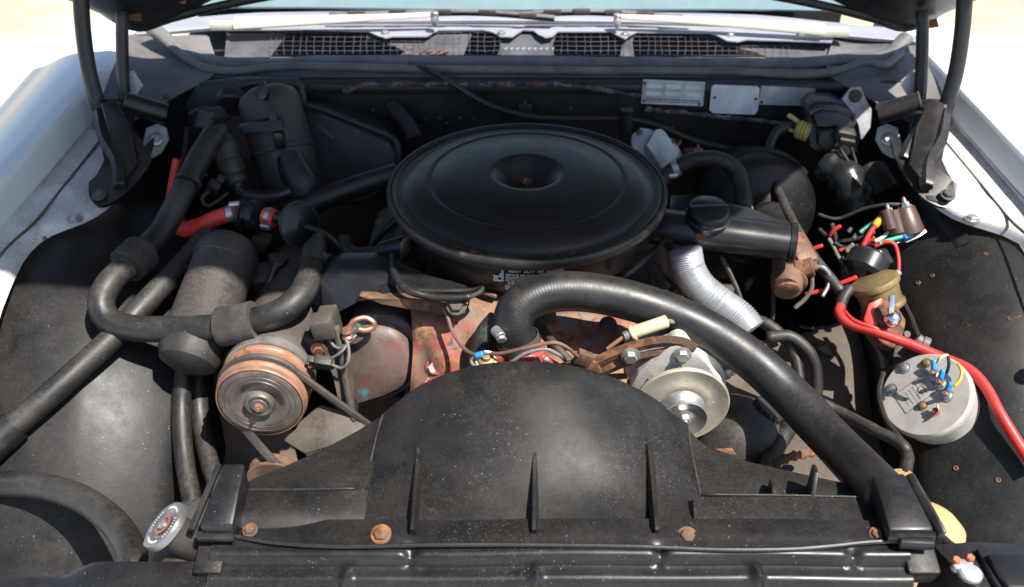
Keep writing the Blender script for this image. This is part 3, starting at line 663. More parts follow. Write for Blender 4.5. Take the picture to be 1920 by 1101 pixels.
mk('worn_lettering', marks, M['tinlite'], cap, kind='stuff')

# ================================================================== engine
en = thing('engine_block', 'rust and red painted engine front with left and right heads', 'engine', (XC, .45, .45))
mk('block', box((XC, .56, .60), (.36, .50, .30), None, .03), M['block'], en)
# intake manifold and timing housing in view between the valve cover and the hose neck
mk('intake', patch([[P(770, 560, .47), P(850, 545, .47), P(930, 560, .46), P(1010, 580, .46), P(1110, 585, .46), P(1200, 600, .46)],
                    [P(782, 600, .42), P(850, 592, .41), P(915, 600, .41), P(1000, 610, .42), P(1110, 612, .43), P(1200, 625, .43)],
                    [P(790, 655, .39), P(840, 650, .375), P(900, 660, .375), P(1000, 650, .40), P(1110, 650, .40), P(1190, 660, .40)],
                    [P(785, 720, .37), P(840, 715, .35), P(900, 705, .35), P(990, 700, .36), P(1110, 690, .37), P(1190, 700, .38)],
                    [P(775, 800, .36), P(840, 790, .34), P(900, 780, .34), P(990, 770, .34), P(1110, 760, .35), P(1190, 760, .36)]], 6, 6, .02,
                   disp=lambda u, v: .006*math.sin(u*23)*math.sin(v*14)), M['block'], en, label='orange rust and red intake casting')
for px, py, y in ((818, 690, .352), (842, 676, .355), (808, 720, .345)):
    mk('bolt', bolt(P(px, py, y), (-.2, -.8, .5), .0105), M['redpaint'], en)
mk('bolt_shank', cyl(P(836, 680, .352), P(852, 666, .352), .005), M['redpaint'], en)
mk('carburettor', [box((XC+.01, .60, .84), (.15, .20, .13), None, .02), cyl((XC, .6, .88), (XC, .6, .93), .09)], M['greasy'], en)
mk('rear_manifold', box((XC, .72, .78), (.42, .35, .08), None, .03), M['firewall'], en)
mk('head', box(V((XC-.2, .62, .67)), (.17, .44, .10), eul(0, 28, 0), .01), M['dusty_iron'], en)
mk('head', box(V((XC+.19, .57, .70)), (.17, .46, .12), eul(0, -28, 0), .01), M['block'], en)
mk('front_casting', [box((XC-.02, .32, .70), (.22, .08, .20), None, .02), box((XC+.05, .35, .80), (.22, .10, .06), None, .015)], M['block'], en)
for px, py, y in ((1026, 592, .41), (1140, 610, .40), (1075, 668, .39)):
    mk('bolt', bolt(P(px, py, y), (0, -.6, .7), .009), M['dusty_iron'], en)
# valve covers
def vcover(label, front, dy, name='valve_cover'):
    th = thing(name, label, 'valve cover', front[4]-V((0, 0, .03)), 'valve covers')
    c = sum(front, V((0, 0, 0)))/len(front)
    loops = [(.0, .80), (.0035, .90), (.010, .97), (.022, 1.0), (dy*.5, 1.03), (dy, 1.03)]
    sm = [crom(front+[front[0]], 5)[:-1]][0]
    bm = bmesh.new(); rings = []
    for d, s in loops: rings.append([bm.verts.new(c+(p-c)*s+V((0, d, 0))) for p in sm])
    for A, B in zip(rings, rings[1:]):
        for k in range(len(sm)): bm.faces.new((A[k], A[(k+1) % len(sm)], B[(k+1) % len(sm)], B[k]))
    bm.faces.new(rings[0]); bm.faces.new(rings[-1])
    mk('cover', bm, M['valvecover'], th)
    return th, c
vf = [P(652, 640, .385), P(690, 620, .385), P(738, 624, .385), P(768, 655, .38), P(776, 706, .37), P(745, 742, .365), P(690, 762, .36), P(645, 768, .36), P(636, 705, .375)]
vt, vcn = vcover('faded red and grey valve cover with teal spots right of the compressor', vf, .36)
vfl = crom([vcn+(p-vcn)*1.17 for p in vf]+[vcn+(vf[0]-vcn)*1.17], 5)[:-1]
mk('flange', extr([p+V((0, .020, 0)) for p in vfl], (0, .010, 0), .003), M['valvecover'], vt)
mk('oil_filler', [cyl(P(700, 596, .47), P(697, 575, .47), .022, 20), cyl(P(742, 600, .45), P(738, 590, .45), .009)], M['valvecover'], vt)

# ---- air cleaner
AC = P(988, 350, .62)+V((0, 0, .004)); AX = (0, -.02, 1)
ac = thing('air_cleaner', 'large round black air cleaner on top of the engine', 'air cleaner', (AC.x, AC.y, AC.z-.07))
mk('body', lathe([(.13, -.088), (.178, -.079), (.194, -.069), (.1975, -.062), (.199, -.018), (.206, -.0135), (.2065, -.009)], AC, AX, 96), M['aircl'], ac)
lid = mk('lid', lathe([(.2065, -.008), (.2100, -.007), (.2115, -.003), (.2100, -.0005), (.204, -.001), (.2005, -.0065), (.197, -.0075), (.190, .0015), (.172, .0095), (.156, .0132), (.1505, .0145), (.1475, .0128), (.145, .0140), (.10, .0195), (.060, .0225), (.0535, .0222), (.0505, .0205), (.040, .0115), (.026, .0), (.014, -.0075), (.006, -.010), (0, -.010)], AC, AX, 128), M['aircl'], ac, sharp=70)
mk('rim_bead', lathe([(.2125-.004, -.0150), (.2145, -.0145), (.2160, -.011), (.2165, -.002), (.2145, .001), (.2105, .0008), (.2095, -.003)], AC, AX, 128), M['aircl_rim'], lid, label='worn brownish rim bead')
mk('wing_stud', [cyl(AC+V((0, 0, -.012)), AC+V((.001, 0, .010)), .0028, 10), box(AC+V((.001, 0, .005)), (.016, .0025, .009), eul(0, 20, 30), .0006), lathe([(.009, -.011), (.0085, -.006), (0, -.005)], AC, AX, 6)], M['rusty'], lid)
# printed decal, wrapped round the drum
def drum(bm, rr=.1995):
    for v in bm.verts:
        a = v.co.x/rr; q = rr+v.co.y; z = v.co.z
        v.co = V((AC.x+q*math.sin(a), AC.y-q*math.cos(a), z))
    return bm
def dtext(s, px, py, size, bold=True, sp=1.0, wid=1.0, up=False):
    p = P(px, py, .425); x0 = (p.x-AC.x); z0 = p.z
    p2 = P(px, py, AC.y-.2*math.cos(math.asin(max(-.99, min(.99, x0/.2))))); x0 = math.asin((p2.x-AC.x)/.2)*.2; z0 = p2.z
    if up: return drum(text_bm(s, size, (x0, 0, z0), (0, 0, 1), (-1, 0, 0), bold, .0003, sp=sp, wid=wid))
    return drum(text_bm(s, size, (x0, 0, z0), (1, 0, 0), (0, 0, 1), bold, .0003, sp=sp, wid=wid))
dec = [dtext('HEAVY  DUTY  AIR  CLEANER', 953, 511, .0064, sp=1.08, wid=.86), dtext('SERVICE AIR CLEANER REF', 948, 517.5, .0049, sp=1.05), dtext('CRANKCASE VENT VALVE', 947.5, 522.5, .0049, sp=1.08), dtext('WITH OWNER PRO', 947.5, 527.5, .0049, sp=1.08),
       dtext('AC', 951, 533, .0062), dtext('FILTER F', 960.5, 533.2, .0046, sp=1.1), dtext('DELCO FOR', 947, 538, .0047, sp=1.1), dtext('REPLACE', 947, 542.5, .0047, sp=1.1), dtext('PL', 939.5, 529, .0155, sp=1.0, up=True, wid=.9), dtext('8485833', 944.5, 528.5, .0055, up=True)]
mk('printed_decal', dec, M['white_print'], ac, label='white printed service instructions', sharp=30)
# crimped tab and breather boss
mk('boss_plate', box(P(770, 452, .53), (.006, .05, .036), eul(10, 14, -28), .002), M['rusty'], ac, label='rusty breather mounting plate')
# ---- snorkel
sn = thing('air_intake_snorkel', 'black intake snorkel with vacuum motor at the right of the air cleaner', 'snorkel', P(1360, 480, .58))
mk('duct', tube(Q([(1205, 418, .62), (1260, 428, .60), (1340, 436, .585), (1420, 446, .575), (1486, 455, .565)]), .036, 20, 5, flat=.74, up=(0, .35, 1), rf=lambda t, l: 1.12-.10*t, inner=.030), M['gloss'], sn)
mk('top_housing', extr([q+V((0, 0, .012)) for q in Q([(1252, 376, .66), (1300, 370, .66), (1400, 398, .64), (1484, 430, .60), (1480, 446, .57), (1250, 428, .58)])], (0, 0, -.03), .008, 3), M['gloss'], sn)
mk('end_flange', tube(Q([(1480, 456, .566), (1490, 457, .564)]), .040, 20, 2, flat=.8, up=(0, .35, 1)), M['gloss'], sn)
vq = P(1326, 410, .582)
vm_ = mk('vacuum_motor', lathe([(.034, -.008), (.0355, -.002), (.036, .006), (.0335, .008), (.034, .013), (.0325, .019), (.028, .0225), (.0, .0235)], vq, (0, -.18, 1), 40, lambda t, r, h: 1-.06*abs(math.cos(2*math.pi*t))**6), M['gloss'], sn)
mk('cap_rib', box(vq+V((0, .0, .0225)), (.058, .004, .004), eul(-10, 0, 4), .001), M['gloss'], vm_)
mk('dashpot_bracket', box(vq+V((.004, -.008, -.016)), (.05, .045, .016), None, .004), M['rusty'], sn)
mk('vacuum_hose', tube(Q([(1290, 416, .62), (1262, 432, .595), (1235, 462, .55), (1205, 490, .50), (1180, 510, .46), (1155, 520, .46)]), .0045, 8), M['rubber_clean'], label='thin vacuum hose from the snorkel motor round the air cleaner', cat='hose')
# ---- foil duct
mk('heat_riser_duct', tube(Q([(1283, 470, .54), (1290, 505, .53), (1312, 540, .515), (1345, 568, .50), (1382, 594, .478), (1404, 622, .46)]), .0262, 24, 44, rf=lambda t, l: 1+.035*math.sin(l*2*math.pi/.0036)+.01*math.sin(l*90)), M['duct'], label='silver corrugated foil duct hanging below the snorkel', cat='duct', sharp=80)
# ---- upper radiator hose
uh = thing('upper_radiator_hose', 'thick black radiator hose curving from the thermostat neck to the right', 'hose', P(985, 650, .33))
mk('hose', tube(Q([(974, 646, .33), (962, 612, .335), (976, 573, .35), (1030, 549, .365), (1110, 549, .37), (1210, 572, .365), (1310, 612, .345), (1400, 668, .315), (1480, 740, .27), (1550, 815, .205), (1612, 880, .13), (1665, 935, .06)]), .0272, 28, 60, rf=lambda t, l: 1+.0011*math.sin(l*2*math.pi/.0042)+.008*math.sin(l*31)+.03*math.exp(-((t-.72)/.03)**2)), M['rubber_clean'], uh, sharp=70)
cq = P(972, 641, .331); ca = (P(962, 612, .335)-P(974, 650, .33)).normalized()
cl = mk('hose_clamp', lathe([(.0285, -.007), (.0296, -.007), (.0296, .007), (.0285, .007), (.0285, -.007)], cq, ca, 40), M['dusty_iron'], uh)
mk('worm_screw', [cyl(P(928, 618, .315), P(940, 632, .30), .007, 12), bolt(P(940, 633, .298), (.15, -.8, -.3), .0065, washer=False)[0]], M['zinc'], cl)
slots = []
for k in range(7):
    a = -1.9+k*.10; d = V((math.sin(a), -math.cos(a)*.85, 0))
    slots.append(box(cq+d*.0293+ca*.0, (.0012, .002, .0085), rotm((math.cos(a), math.sin(a), 0), (-math.sin(a), math.cos(a), 0), (0, 0, 1))))
mk('worm_slots', slots, M['dark_print'], cl, kind='stuff')
tn = thing('thermostat_neck', 'chipped red thermostat neck under the radiator hose', 'thermostat housing', P(985, 700, .32))
mk('neck', lathe([(.042, -.06), (.040, -.025), (.031, -.015), (.028, .0), (.028, .02)], P(985, 672, .325), (.02, .05, 1), 28), M['redpaint'], tn)
mk('base_flange', prism([P(*q, .315) for q in ((905, 690), (925, 668), (950, 662), (1020, 660), (1030, 672), (1050, 700), (1000, 720), (940, 716))], .012, .003), M['redpaint'], tn)
ts = thing('temperature_sender', 'cream temperature sender with blue crimp behind the shroud', 'sensor', P(912, 690, .30))
tq = P(912, 680, .30)
mk('hex_body', lathe([(.0155, -.01), (.0155, .004), (.012, .006), (.0, .006)], tq, (0, -.3, 1), 6), M['cream'], ts)
mk('insulator', lathe([(.011, .005), (.0105, .009), (.006, .010), (.005, .015), (0, .016)], tq, (0, -.3, 1), 18), M['gold'], ts)
mk('crimp', tube(Q([(893, 668, .30), (906, 664, .30)]), .0048, 10, 3), M['blue'], ts)
mk('lug', box(P(914, 661, .30), (.011, .006, .005), eul(-35, 10, 0), .001), M['zinc'], ts)
# wires running across the front of the engine
def wire(label, pts, r, m, cat='wire', name='wire', seg=8): return mk(name, tube(Q(pts), r, seg, 8), M[m], label=label, cat=cat)
wire('brown wire from the sender up past the bracket', [(894, 668, .30), (872, 655, .32), (850, 625, .345), (838, 590, .37), (826, 562, .39)], .0026, 'wirebrown')
wire('brown and red wire arching across the hose neck', [(914, 662, .30), (940, 663, .295), (985, 653, .29), (1035, 643, .29), (1060, 650, .29), (1083, 668, .29)], .0026, 'wirebrown')
wire('grey wire looping under the brown wire by the neck', [(950, 686, .285), (985, 663, .285), (1022, 655, .29), (1045, 664, .29), (1062, 676, .30)], .0024, 'wiregrey')
wire('short grey wire loop left of the sender', [(893, 668, .30), (884, 675, .30), (887, 684, .295), (898, 688, .29)], .0022, 'wiregrey')
mk('fuel_pipe', tube(Q([(1003, 590, .40), (1020, 620, .38), (1042, 650, .35), (1068, 678, .33)]), .0065, 10), M['dusty_iron'], label='dull steel pipe slanting behind the hose neck', cat='pipe')
mk('bypass_hose', tube(Q([(934, 600, .36), (912, 628, .345), (902, 660, .335), (900, 690, .33)]), .016, 14), M['rubber'], label='short bypass hose left of the thermostat neck', cat='hose')
# ---- black accessory bracket left of the carburettor
br = thing('compressor_bracket', 'black and rusty bracket between compressor and intake', 'bracket', P(740, 580, 0.395))
mk('plate', extr(Q([(598, 520, 0.455), (632, 497, 0.465), (700, 496, 0.455), (730, 518, 0.435), (800, 543, 0.405), (872, 560, 0.385), (882, 572, 0.385), (876, 586, 0.375), (835, 585, 0.375), (780, 570, 0.385), (715, 556, 0.395), (672, 560, 0.405), (640, 585, 0.415), (606, 600, 0.415)]), (0, .035, 0), .004), M['gloss'], br)
mk('lower_web', extr(Q([(672, 556, 0.393), (780, 562, 0.383), (874, 574, 0.375), (872, 590, 0.375), (835, 592, 0.375), (770, 580, 0.380), (715, 570, 0.385)]), (0, .02, -.004), .002), M['rusty'], br)
mk('bolt', bolt(P(856, 572, .372), (0, -.7, .7), .010), M['dusty_iron'], br)
mk('vacuum_hose', tube(Q([(736, 482, .50), (738, 510, .435), (762, 542, .385), (805, 556, .375), (845, 559, .37), (880, 557, .37)]), .0055, 10), M['rubber_clean'], label='black vacuum hose drooping over the bracket', cat='hose')
mk('vacuum_pipe', tube(Q([(880, 557, .37), (897, 550, .375), (904, 540, .385), (880, 545, .395), (820, 546, .40), (770, 546, .41)]), .0032, 8), M['greasy'], label='thin metal vacuum pipe bent back above the bracket', cat='pipe')
# ================================================================== left side of the bay
# compressor
PC = P(487, 757, .30)                              # centre of the clutch face
cp = thing('air_conditioning_compressor', 'dusty compressor body behind the rusty clutch pulley', 'compressor', (PC.x, .45, PC.z-.07))
fr_ = (0, -1, 0)
mk('body', lathe([(.03, .0), (.058, .0), (.061, .006), (.061, .06), (.059, .065), (.061, .07), (.061, .20), (.058, .206), (.062, .212), (.062, .25), (.05, .262), (.0, .262)], (PC.x+.004, PC.y+.07, PC.z), (0, 1, 0), 48), M['dusty_iron'], cp)
mk('coil_housing', lathe([(.056, 0), (.063, .002), (.063, .014), (.058, .016)], (PC.x, PC.y+.055, PC.z), (0, 1, 0), 48), M['zinc'], cp)
mk('rear_ports', [box(P(575, 520, .56), (.085, .05, .045), eul(20, 0, 0), .012), cyl(P(590, 500, .57), P(592, 470, .575), .018), cyl(P(515, 520, .55), P(522, 480, .56), .016, 16)], M['greasy'], cp)
mk('port_clamp', [tube(Q([(520, 492, .545), (505, 530, .52), (498, 548, .51)]), .0065, 8), box(P(500, 518, .54), (.05, .04, .03), eul(25, 0, 10), .008), bolt(P(521, 490, .545), (0, -.4, .9), .007)[0]], M['greasy'], cp)
mk('valve_fitting', [cyl(P(615, 590, .47), P(628, 540, .49), .013), cyl(P(602, 575, .48), P(612, 525, .50), .016), tube(Q([(612, 520, .50), (632, 518, .50), (646, 530, .49), (648, 552, .48)]), .0065)], M['greasy'], cp)
mk('rusty_plug', [box(P(643, 560, .475), (.022, .02, .05), eul(30, 10, 0), .006)], M['rusty'], cp)
mk('front_ear', extr(Q([(484, 632, .40), (520, 622, .40), (575, 634, .385), (632, 652, .375), (642, 672, .37), (622, 684, .365), (590, 668, .375), (556, 652, .385), (500, 648, .39)]), (0, .018, 0), .003), M['dusty_iron'], cp)
mk('bolt', bolt(P(599, 655, .368), fr_, .0085), M['copper'], cp)
# pulley with clutch plate
pl = thing('clutch_pulley', 'rust coloured grooved clutch pulley with grey plate on the compressor', 'pulley', (PC.x, PC.y+.03, PC.z-.065))
mk('rim', lathe([(.048, .015), (.0560, .0085), (.0582, .0005), (.0590, .0005), (.0605, .003), (.0605, .008), (.0590, .010), (.0610, .012), (.0622, .014), (.0622, .017), (.0600, .020), (.0530, .025), (.0530, .030), (.0605, .036), (.0628, .037), (.0628, .041), (.0615, .043), (.0628, .045), (.0628, .050), (.060, .053), (.052, .053)], PC, (0, 1, 0), 72), M['pulley'], pl, sharp=30)
mk('clutch_plate', lathe([(.0, -.0005), (.014, -.0005), (.0155, .001), (.020, .0055), (.0245, .0068), (.030, .004), (.0355, .0002), (.040, .0), (.0405, .0008), (.0415, .0008), (.042, .0), (.0475, .0), (.048, .0008), (.049, .0008), (.0495, 0), (.0545, .0002), (.0565, .0015), (.0575, .006)], PC+V((0, -.001, 0)), (0, 1, 0), 72), M['clutch'], pl)
hub = mk('hub', lathe([(.0195, .006), (.0195, -.003), (.018, -.005), (.0150, -.005), (.0140, -.003), (.0115, -.003), (.0105, -.006), (.0, -.006)], PC, (0, 1, 0), 40), M['clutch'], pl)
mk('hub_nut', [lathe([(.0066, -.005), (.0066, -.010), (.0055, -.0112), (.0, -.0112)], PC, (0, 1, 0), 6), cyl(PC+V((0, -.010, 0)), PC+V((0, -.0145, 0)), .003, 12)], M['pulley'], hub)
# drive belt: round the pulley and away under the shroud
bc = PC+V((0, .0275, 0)); bp = []
for k in range(15):
    a = R(215-k*13.2); bp.append(bc+V((math.cos(a)*.0585, 0, math.sin(a)*.0585)))
far = P(712, 812, bc.y); bp += [bp[-1].lerp(far, t) for t in (.25, .5, .75, 1)]
bp = [bp[0]+V((.03, 0, -.10)), bp[0]+V((.012, 0, -.04))]+bp
mk('drive_belt', tube(bp, .0062, 8, 4, flat=.85, up=(0, 1, 0)), M['belt'], label='worn black drive belt wrapped round the compressor pulley', cat='belt')
# bracket post, low brackets
pb = thing('compressor_post', 'dusty iron mounting post right of the compressor pulley', 'bracket', P(640, 770, .36))
mk('post', extr(Q([(586, 622, .37), (590, 596, .39), (626, 592, .39), (632, 618, .38), (642, 660, .37), (660, 735, .345), (668, 790, .335), (640, 800, .33), (628, 720, .345), (606, 640, .365)]), (0, .03, 0), .003), M['dusty_iron'], pb)
mk('cap_block', box(P(607, 611, .375), (.030, .03, .03), eul(0, -8, 0), .003), M['dusty_iron'], pb)
mk('inner_rail', tube(Q([(630, 612, .372), (640, 660, .36), (652, 730, .34), (664, 792, .325)]), .0055, 8), M['dusty_iron'], pb)
lb = thing('lower_bracket', 'dusty flat bracket below and right of the clutch pulley', 'bracket', P(610, 850, .30))
mk('arm', extr(Q([(530, 826, .30), (562, 790, .32), (600, 758, .335), (640, 770, .33), (690, 800, .32), (668, 826, .30), (600, 840, .29), (572, 852, .285)]), (0, .012, -.012), .003), M['dusty_iron'], lb)
mk('web', prism(Q([(574, 852, .282), (670, 828, .295), (690, 806, .31), (700, 830, .29), (640, 870, .27), (585, 874, .265)]), .012, .002), M['greasy'], lb)
ip = thing('idler_pulley', 'rusty idler pulley low behind the shroud edge', 'pulley', P(512, 890, .26))
iq = P(512, 905, .26)
mk('rim', lathe([(.020, 0), (.036, 0), (.038, .003), (.032, .010), (.038, .018), (.036, .021), (.02, .021)], iq, (0, 1, 0), 40), M['rusty'], ip)
mk('drive_belt', tube(Q([(452, 796, .315), (500, 852, .27), (540, 890, .265), (575, 920, .262)]), .0065, 8, 4, flat=.7), M['belt'], label='short run of belt passing below the clutch pulley', cat='belt')
# connector with leads
cn = thing('wire_connector', 'grey two pin connector hanging beside the clutch pulley', 'connector', P(604, 690, .345))
q = P(606, 680, .345)
mk('shell', [box(q, (.024, .014, .020), eul(25, 12, 0), .0015), box(q+V((-.015, 0, .006)), (.012, .010, .004), eul(25, 12, 0), .0008), box(q+V((-.015, 0, -.006)), (.012, .010, .004), eul(25, 12, 0), .0008)], M['greasy'], cn)
mk('lead', tube(Q([(622, 672, .345), (640, 660, .345), (655, 640, .36), (668, 628, .37)]), .0022, 8), M['wiregrey'], cn)
mk('lead', tube(Q([(622, 684, .345), (640, 690, .34), (652, 680, .34), (654, 655, .35), (648, 634, .36)]), .0022, 8), M['wiregrey'], cn)
# dipstick
ds = thing('dipstick', 'copper brown dipstick ring handle above the valve cover', 'dipstick', P(655, 640, .37))
mk('ring', tube(Q([(653, 628, .365), (655, 616, .37), (664, 602, .375), (684, 596, .38), (700, 604, .378), (700, 614, .375), (686, 620, .37), (672, 618, .37)]), .0040, 8, 6), M['copper'], ds)
mk('collar', lathe([(.008, 0), (.008, .004), (.0055, .006), (.0055, .010), (.008, .012), (.006, .016), (0, .016)], P(652, 634, .365), (0, 0, 1), 14), M['copper'], ds)
mk('tube', tube(Q([(652, 634, .365), (645, 690, .36), (640, 760, .35)]), .005, 8), M['greasy'], ds)

# muffler canister
ca_, cb_ = P(427, 478, .535), P(357, 664, .385); ax = (cb_-ca_).normalized(); ln = (cb_-ca_).length
mc_ = thing('refrigerant_canister', 'dusty black cylindrical canister lying left of the compressor', 'canister', cb_-V((0, 0, .05)))
mk('shell', lathe([(.0, -.030), (.020, -.029), (.036, -.022), (.045, -.008), (.0475, .004), (.0478, .014), (.0462, .016), (.0466, .018), (.0466, ln*.86), (.0476, ln*.87), (.0462, ln*.89), (.0455, ln), (.040, ln+.014), (.025, ln+.022), (.0, ln+.024)], ca_, ax, 48), M['canister'], mc_)
mk('top_fitting', [cyl(P(452, 470, .56), P(452, 455, .565), .008), tube(Q([(402, 462, .58), (392, 446, .58), (378, 440, .58)]), .010)], M['greasy'], mc_)
# looping hose with two foam sleeves
ah = thing('air_conditioning_hose', 'thick black hose looping over the left inner fender with foam sleeves', 'hose', P(260, 640, .40))
HP = Q([(402, 252, .76), (372, 300, .70), (338, 370, .63), (300, 438, .57), (252, 486, .51), (208, 528, .46), (190, 568, .43), (206, 602, .41), (258, 616, .40), (330, 617, .395), (400, 614, .39), (460, 605, .39), (520, 588, .395), (562, 556, .42), (582, 514, .47), (591, 468, .53)])
mk('hose', tube(HP, .0188, 22, 10), M['rubber'], ah)
def sleeve(i0, f0, i1, f1, r, m, par, nm='foam_sleeve'):
    p = crom(HP, 10); a, b = int((i0+f0)*10), int((i1+f1)*10)
    return mk(nm, tube(p[a:b+1], r, 24, straight=True, inner=.019, rf=lambda t, l: 1+.015*math.sin(l*300)), M[m], par)
sleeve(3, .75, 4, .35, .0285, 'foam', ah); sleeve(10, .2, 11, .3, .0280, 'foam', ah)
e = mk('end_fitting', [cyl(HP[-1]-V((0, 0, .004)), HP[-1]+V((.001, .012, .010)), .0160, 20, .35), tube([HP[-1]+V((.001, .004, .002)), HP[-1]+V((.001, .03, .0)), HP[-1]+V((.001, .05, -.03))], .011)], M['greasy'], ah)
mk('clamp', [lathe([(.0195, 0), (.0207, 0), (.0207, .010), (.0195, .010), (.0195, 0)], P(585, 500, .488), (HP[-1]-HP[-2]), 28), cyl(P(604, 478, .505), P(616, 486, .50), .0065, 10)], M['greasy'], ah)
mk('clamp', [lathe([(.0195, 0), (.0212, 0), (.0212, .006), (.0195, .006), (.0195, 0)], P(352, 345, .648), (HP[1]-HP[2]), 28)], M['greasy'], ah)
# long hose running to the lower left
lh = thing('suction_hose', 'long straight black hose sloping down across the left inner fender', 'hose', P(100, 735, .31))
SP = Q([(380, 452, .575), (352, 484, .545), (300, 540, .48), (255, 588, .435), (215, 630, .40), (100, 735, .318), (-40, 856, .24)])
mk('hose', tube(SP, .0172, 20, 9), M['rubber'], lh)
mk('end_fitting', [cyl(P(378, 456, .572), P(396, 440, .59), .0185, 20, .2), tube(Q([(392, 444, .585), (408, 440, .59), (424, 456, .585), (430, 475, .575)]), .0085, 12)], M['greasy'], lh)
mk('clamp', cyl(P(384, 462, .555), P(394, 470, .55), .0075, 12), M['greasy'], lh)
mk('sleeve', tube([P(28, 797, .28), P(8, 815, .268), P(-45, 861, .238)], .0225, 22, 5, inner=.018), M['rubber_clean'], lh)
# hose curving in from the lower left edge
mk('washer_hose', tube(Q([(-60, 905, .232), (0, 907, .222), (80, 912, .205), (150, 934, .175), (205, 972, .13), (240, 1018, .085), (250, 1062, .05), (235, 1100, .03)]), .0172, 20, 9), M['rubber'], label='thick black hose curving along the lower left edge to the radiator', cat='hose')
mk('heater_hose', tube(Q([(352, 640, .44), (345, 700, .40), (340, 770, .36), (346, 860, .30), (362, 950, .235), (372, 1010, .20)]), .0135, 16, 8), M['rubber'], label='black hose hanging beside the left inner fender, left one of a pair', cat='hose', group='pair of hanging hoses')
mk('heater_hose', tube(Q([(378, 640, .46), (372, 710, .42), (376, 790, .37), (392, 865, .31), (412, 925, .26), (430, 990, .22)]), .0135, 16, 8, rf=lambda t, l: 1+.012*math.sin(l*500)), M['rubber'], label='black hose hanging beside the left inner fender, right one of a pair', cat='hose', group='pair of hanging hoses')
mk('mud_guard', patch([[P(330, 640, .52), P(380, 690, .48), P(450, 700, .46), P(540, 760, .44)], [P(330, 800, .42), P(390, 820, .42), P(460, 850, .41), P(560, 870, .40)], [P(350, 950, .33), P(400, 940, .34), P(470, 930, .34), P(580, 930, .33)]], 5, 5, .004, disp=lambda u, v: .006*math.sin(u*9)*math.sin(v*8)), M['mud'], label='dusty brown mud guard low behind the hanging hoses', cat='panel')

# heater case and receiver on the firewall
hc = thing('heater_case', 'black moulded heater case on the firewall left of the air cleaner', 'heater case', P(650, 340, .92))
mk('case', extr(Q([(560, 205, .93), (600, 210, .92), (735, 262, .90), (745, 290, .88), (742, 350, .86), (690, 385, .85), (560, 400, .85), (540, 300, .88)]), (0, .10, .0), .012, 3), M['firewall'], hc)
mk('flange_bead', tube(Q([(560, 196, .935), (600, 204, .925), (668, 230, .91), (735, 258, .895), (747, 285, .88), (746, 330, .865)]), .0055, 8), M['greasy'], hc)
mk('clip', prism(Q([(590, 236, .918), (602, 234, .918), (628, 258, .908), (622, 264, .905)]), .004, .001), M['greasy'], hc)
bk = mk('back_panel', extr(Q([(345, 190, .955), (372, 158, .96), (450, 150, .965), (560, 150, .965), (572, 200, .95), (560, 300, .93), (360, 300, .93)]), (0, .02, 0), .006), M['firewall'], hc)
mk('flange_bead', tube(Q([(448, 165, .94), (478, 155, .94), (556, 158, .94), (566, 172, .935), (570, 195, .93)]), .006, 8), M['greasy'], hc)
rc = thing('receiver_canister', 'upright black receiver canister strapped to the heater case', 'canister', P(545, 345, .80))
ra, rb_ = P(503, 184, .89), P(546, 338, .815); rx = (rb_-ra); rl = rx.length
mk('shell', lathe([(.0, -.020), (.03, -.018), (.048, -.008), (.0535, .004), (.0545, .015), (.0545, rl*.60), (.0565, rl*.61), (.0572, rl*.64), (.0565, rl*.66), (.0545, rl*.67), (.0545, rl), (.045, rl+.018), (.0, rl+.022)], ra, rx, 44), M['canister'], rc)
mk('strap', prism(Q([(497, 180, .825), (509, 176, .825), (521, 226, .80), (508, 229, .80)]), .005, .001), M['gloss'], rc)
mk('strap_clip', [prism(Q([(484, 172, .825), (490, 154, .835), (497, 152, .835), (505, 174, .825), (497, 188, .82), (487, 188, .82)]), .016, .002)], M['gloss'], rc)
mk('cross_bracket', [extr(Q([(447, 236, .81), (503, 226, .80), (528, 224, .80), (531, 244, .79), (505, 248, .79), (448, 250, .80)]), (0, .012, 0), .002), box(P(524, 262, .79), (.018, .014, .03), None, .003)], M['gloss'], rc)
mk('elbow_sleeve', tube(Q([(543, 292, .775), (552, 318, .76), (566, 345, .745), (570, 362, .74)]), .0262, 20, 6, rf=lambda t, l: .85+.22*math.sin(min(1, t*1.2)*1.7)), M['rubber_clean'], rc)
xv = thing('expansion_valve', 'ribbed black expansion valve with bent pipe beside the receiver canister', 'valve', P(440, 350, .74))
xa, xb = P(408, 236, .80), P(446, 348, .735); xd = xb-xa; xl = xd.length
mk('body', lathe([(.010, 0), (.0155, .002), (.0165, xl*.14), (.0150, xl*.17), (.018, xl*.20), (.0235, xl*.27), (.0262, xl*.36), (.0262, xl*.42), (.0235, xl*.46), (.0215, xl*.56), (.0205, xl*.60), (.0222, xl*.62), (.021, xl*.82), (.0185, xl*.85), (.020, xl*.88), (.018, xl*.97), (.0145, xl)], xa, xd, 30), M['greasy'], xv)
mk('pipe', tube(Q([(444, 340, .738), (452, 358, .728), (480, 369, .72), (520, 368, .72), (552, 354, .735)]), .0125, 16), M['gloss'], xv)
mk('capillary', tube(Q([(392, 240, .79), (376, 262, .77), (370, 300, .75), (388, 330, .73)]), .0028, 8), M['wireblack'], xv)
mk('bulb_clip', [box(P(400, 352, .70), (.020, .016, .026), eul(20, 30, 0), .003), box(P(412, 340, .71), (.012, .014, .02), eul(20, 30, 0), .002), tube(Q([(392, 358, .69), (380, 372, .685), (384, 384, .68), (398, 384, .68), (428, 362, .70)]), .0035, 8)], M['greasy'], xv)
mk('cap_nut', cyl(P(384, 245, .82), P(392, 212, .84), .018, 16), M['greasy'], xv)
mk('left_fitting', box(P(402, 225, .84), (.04, .03, .04), eul(20, 0, 30), .008), M['greasy'], xv)
mk('round_boss', cyl(P(438, 182, .93), P(436, 200, .91), .03, 20), M['greasy'], xv)
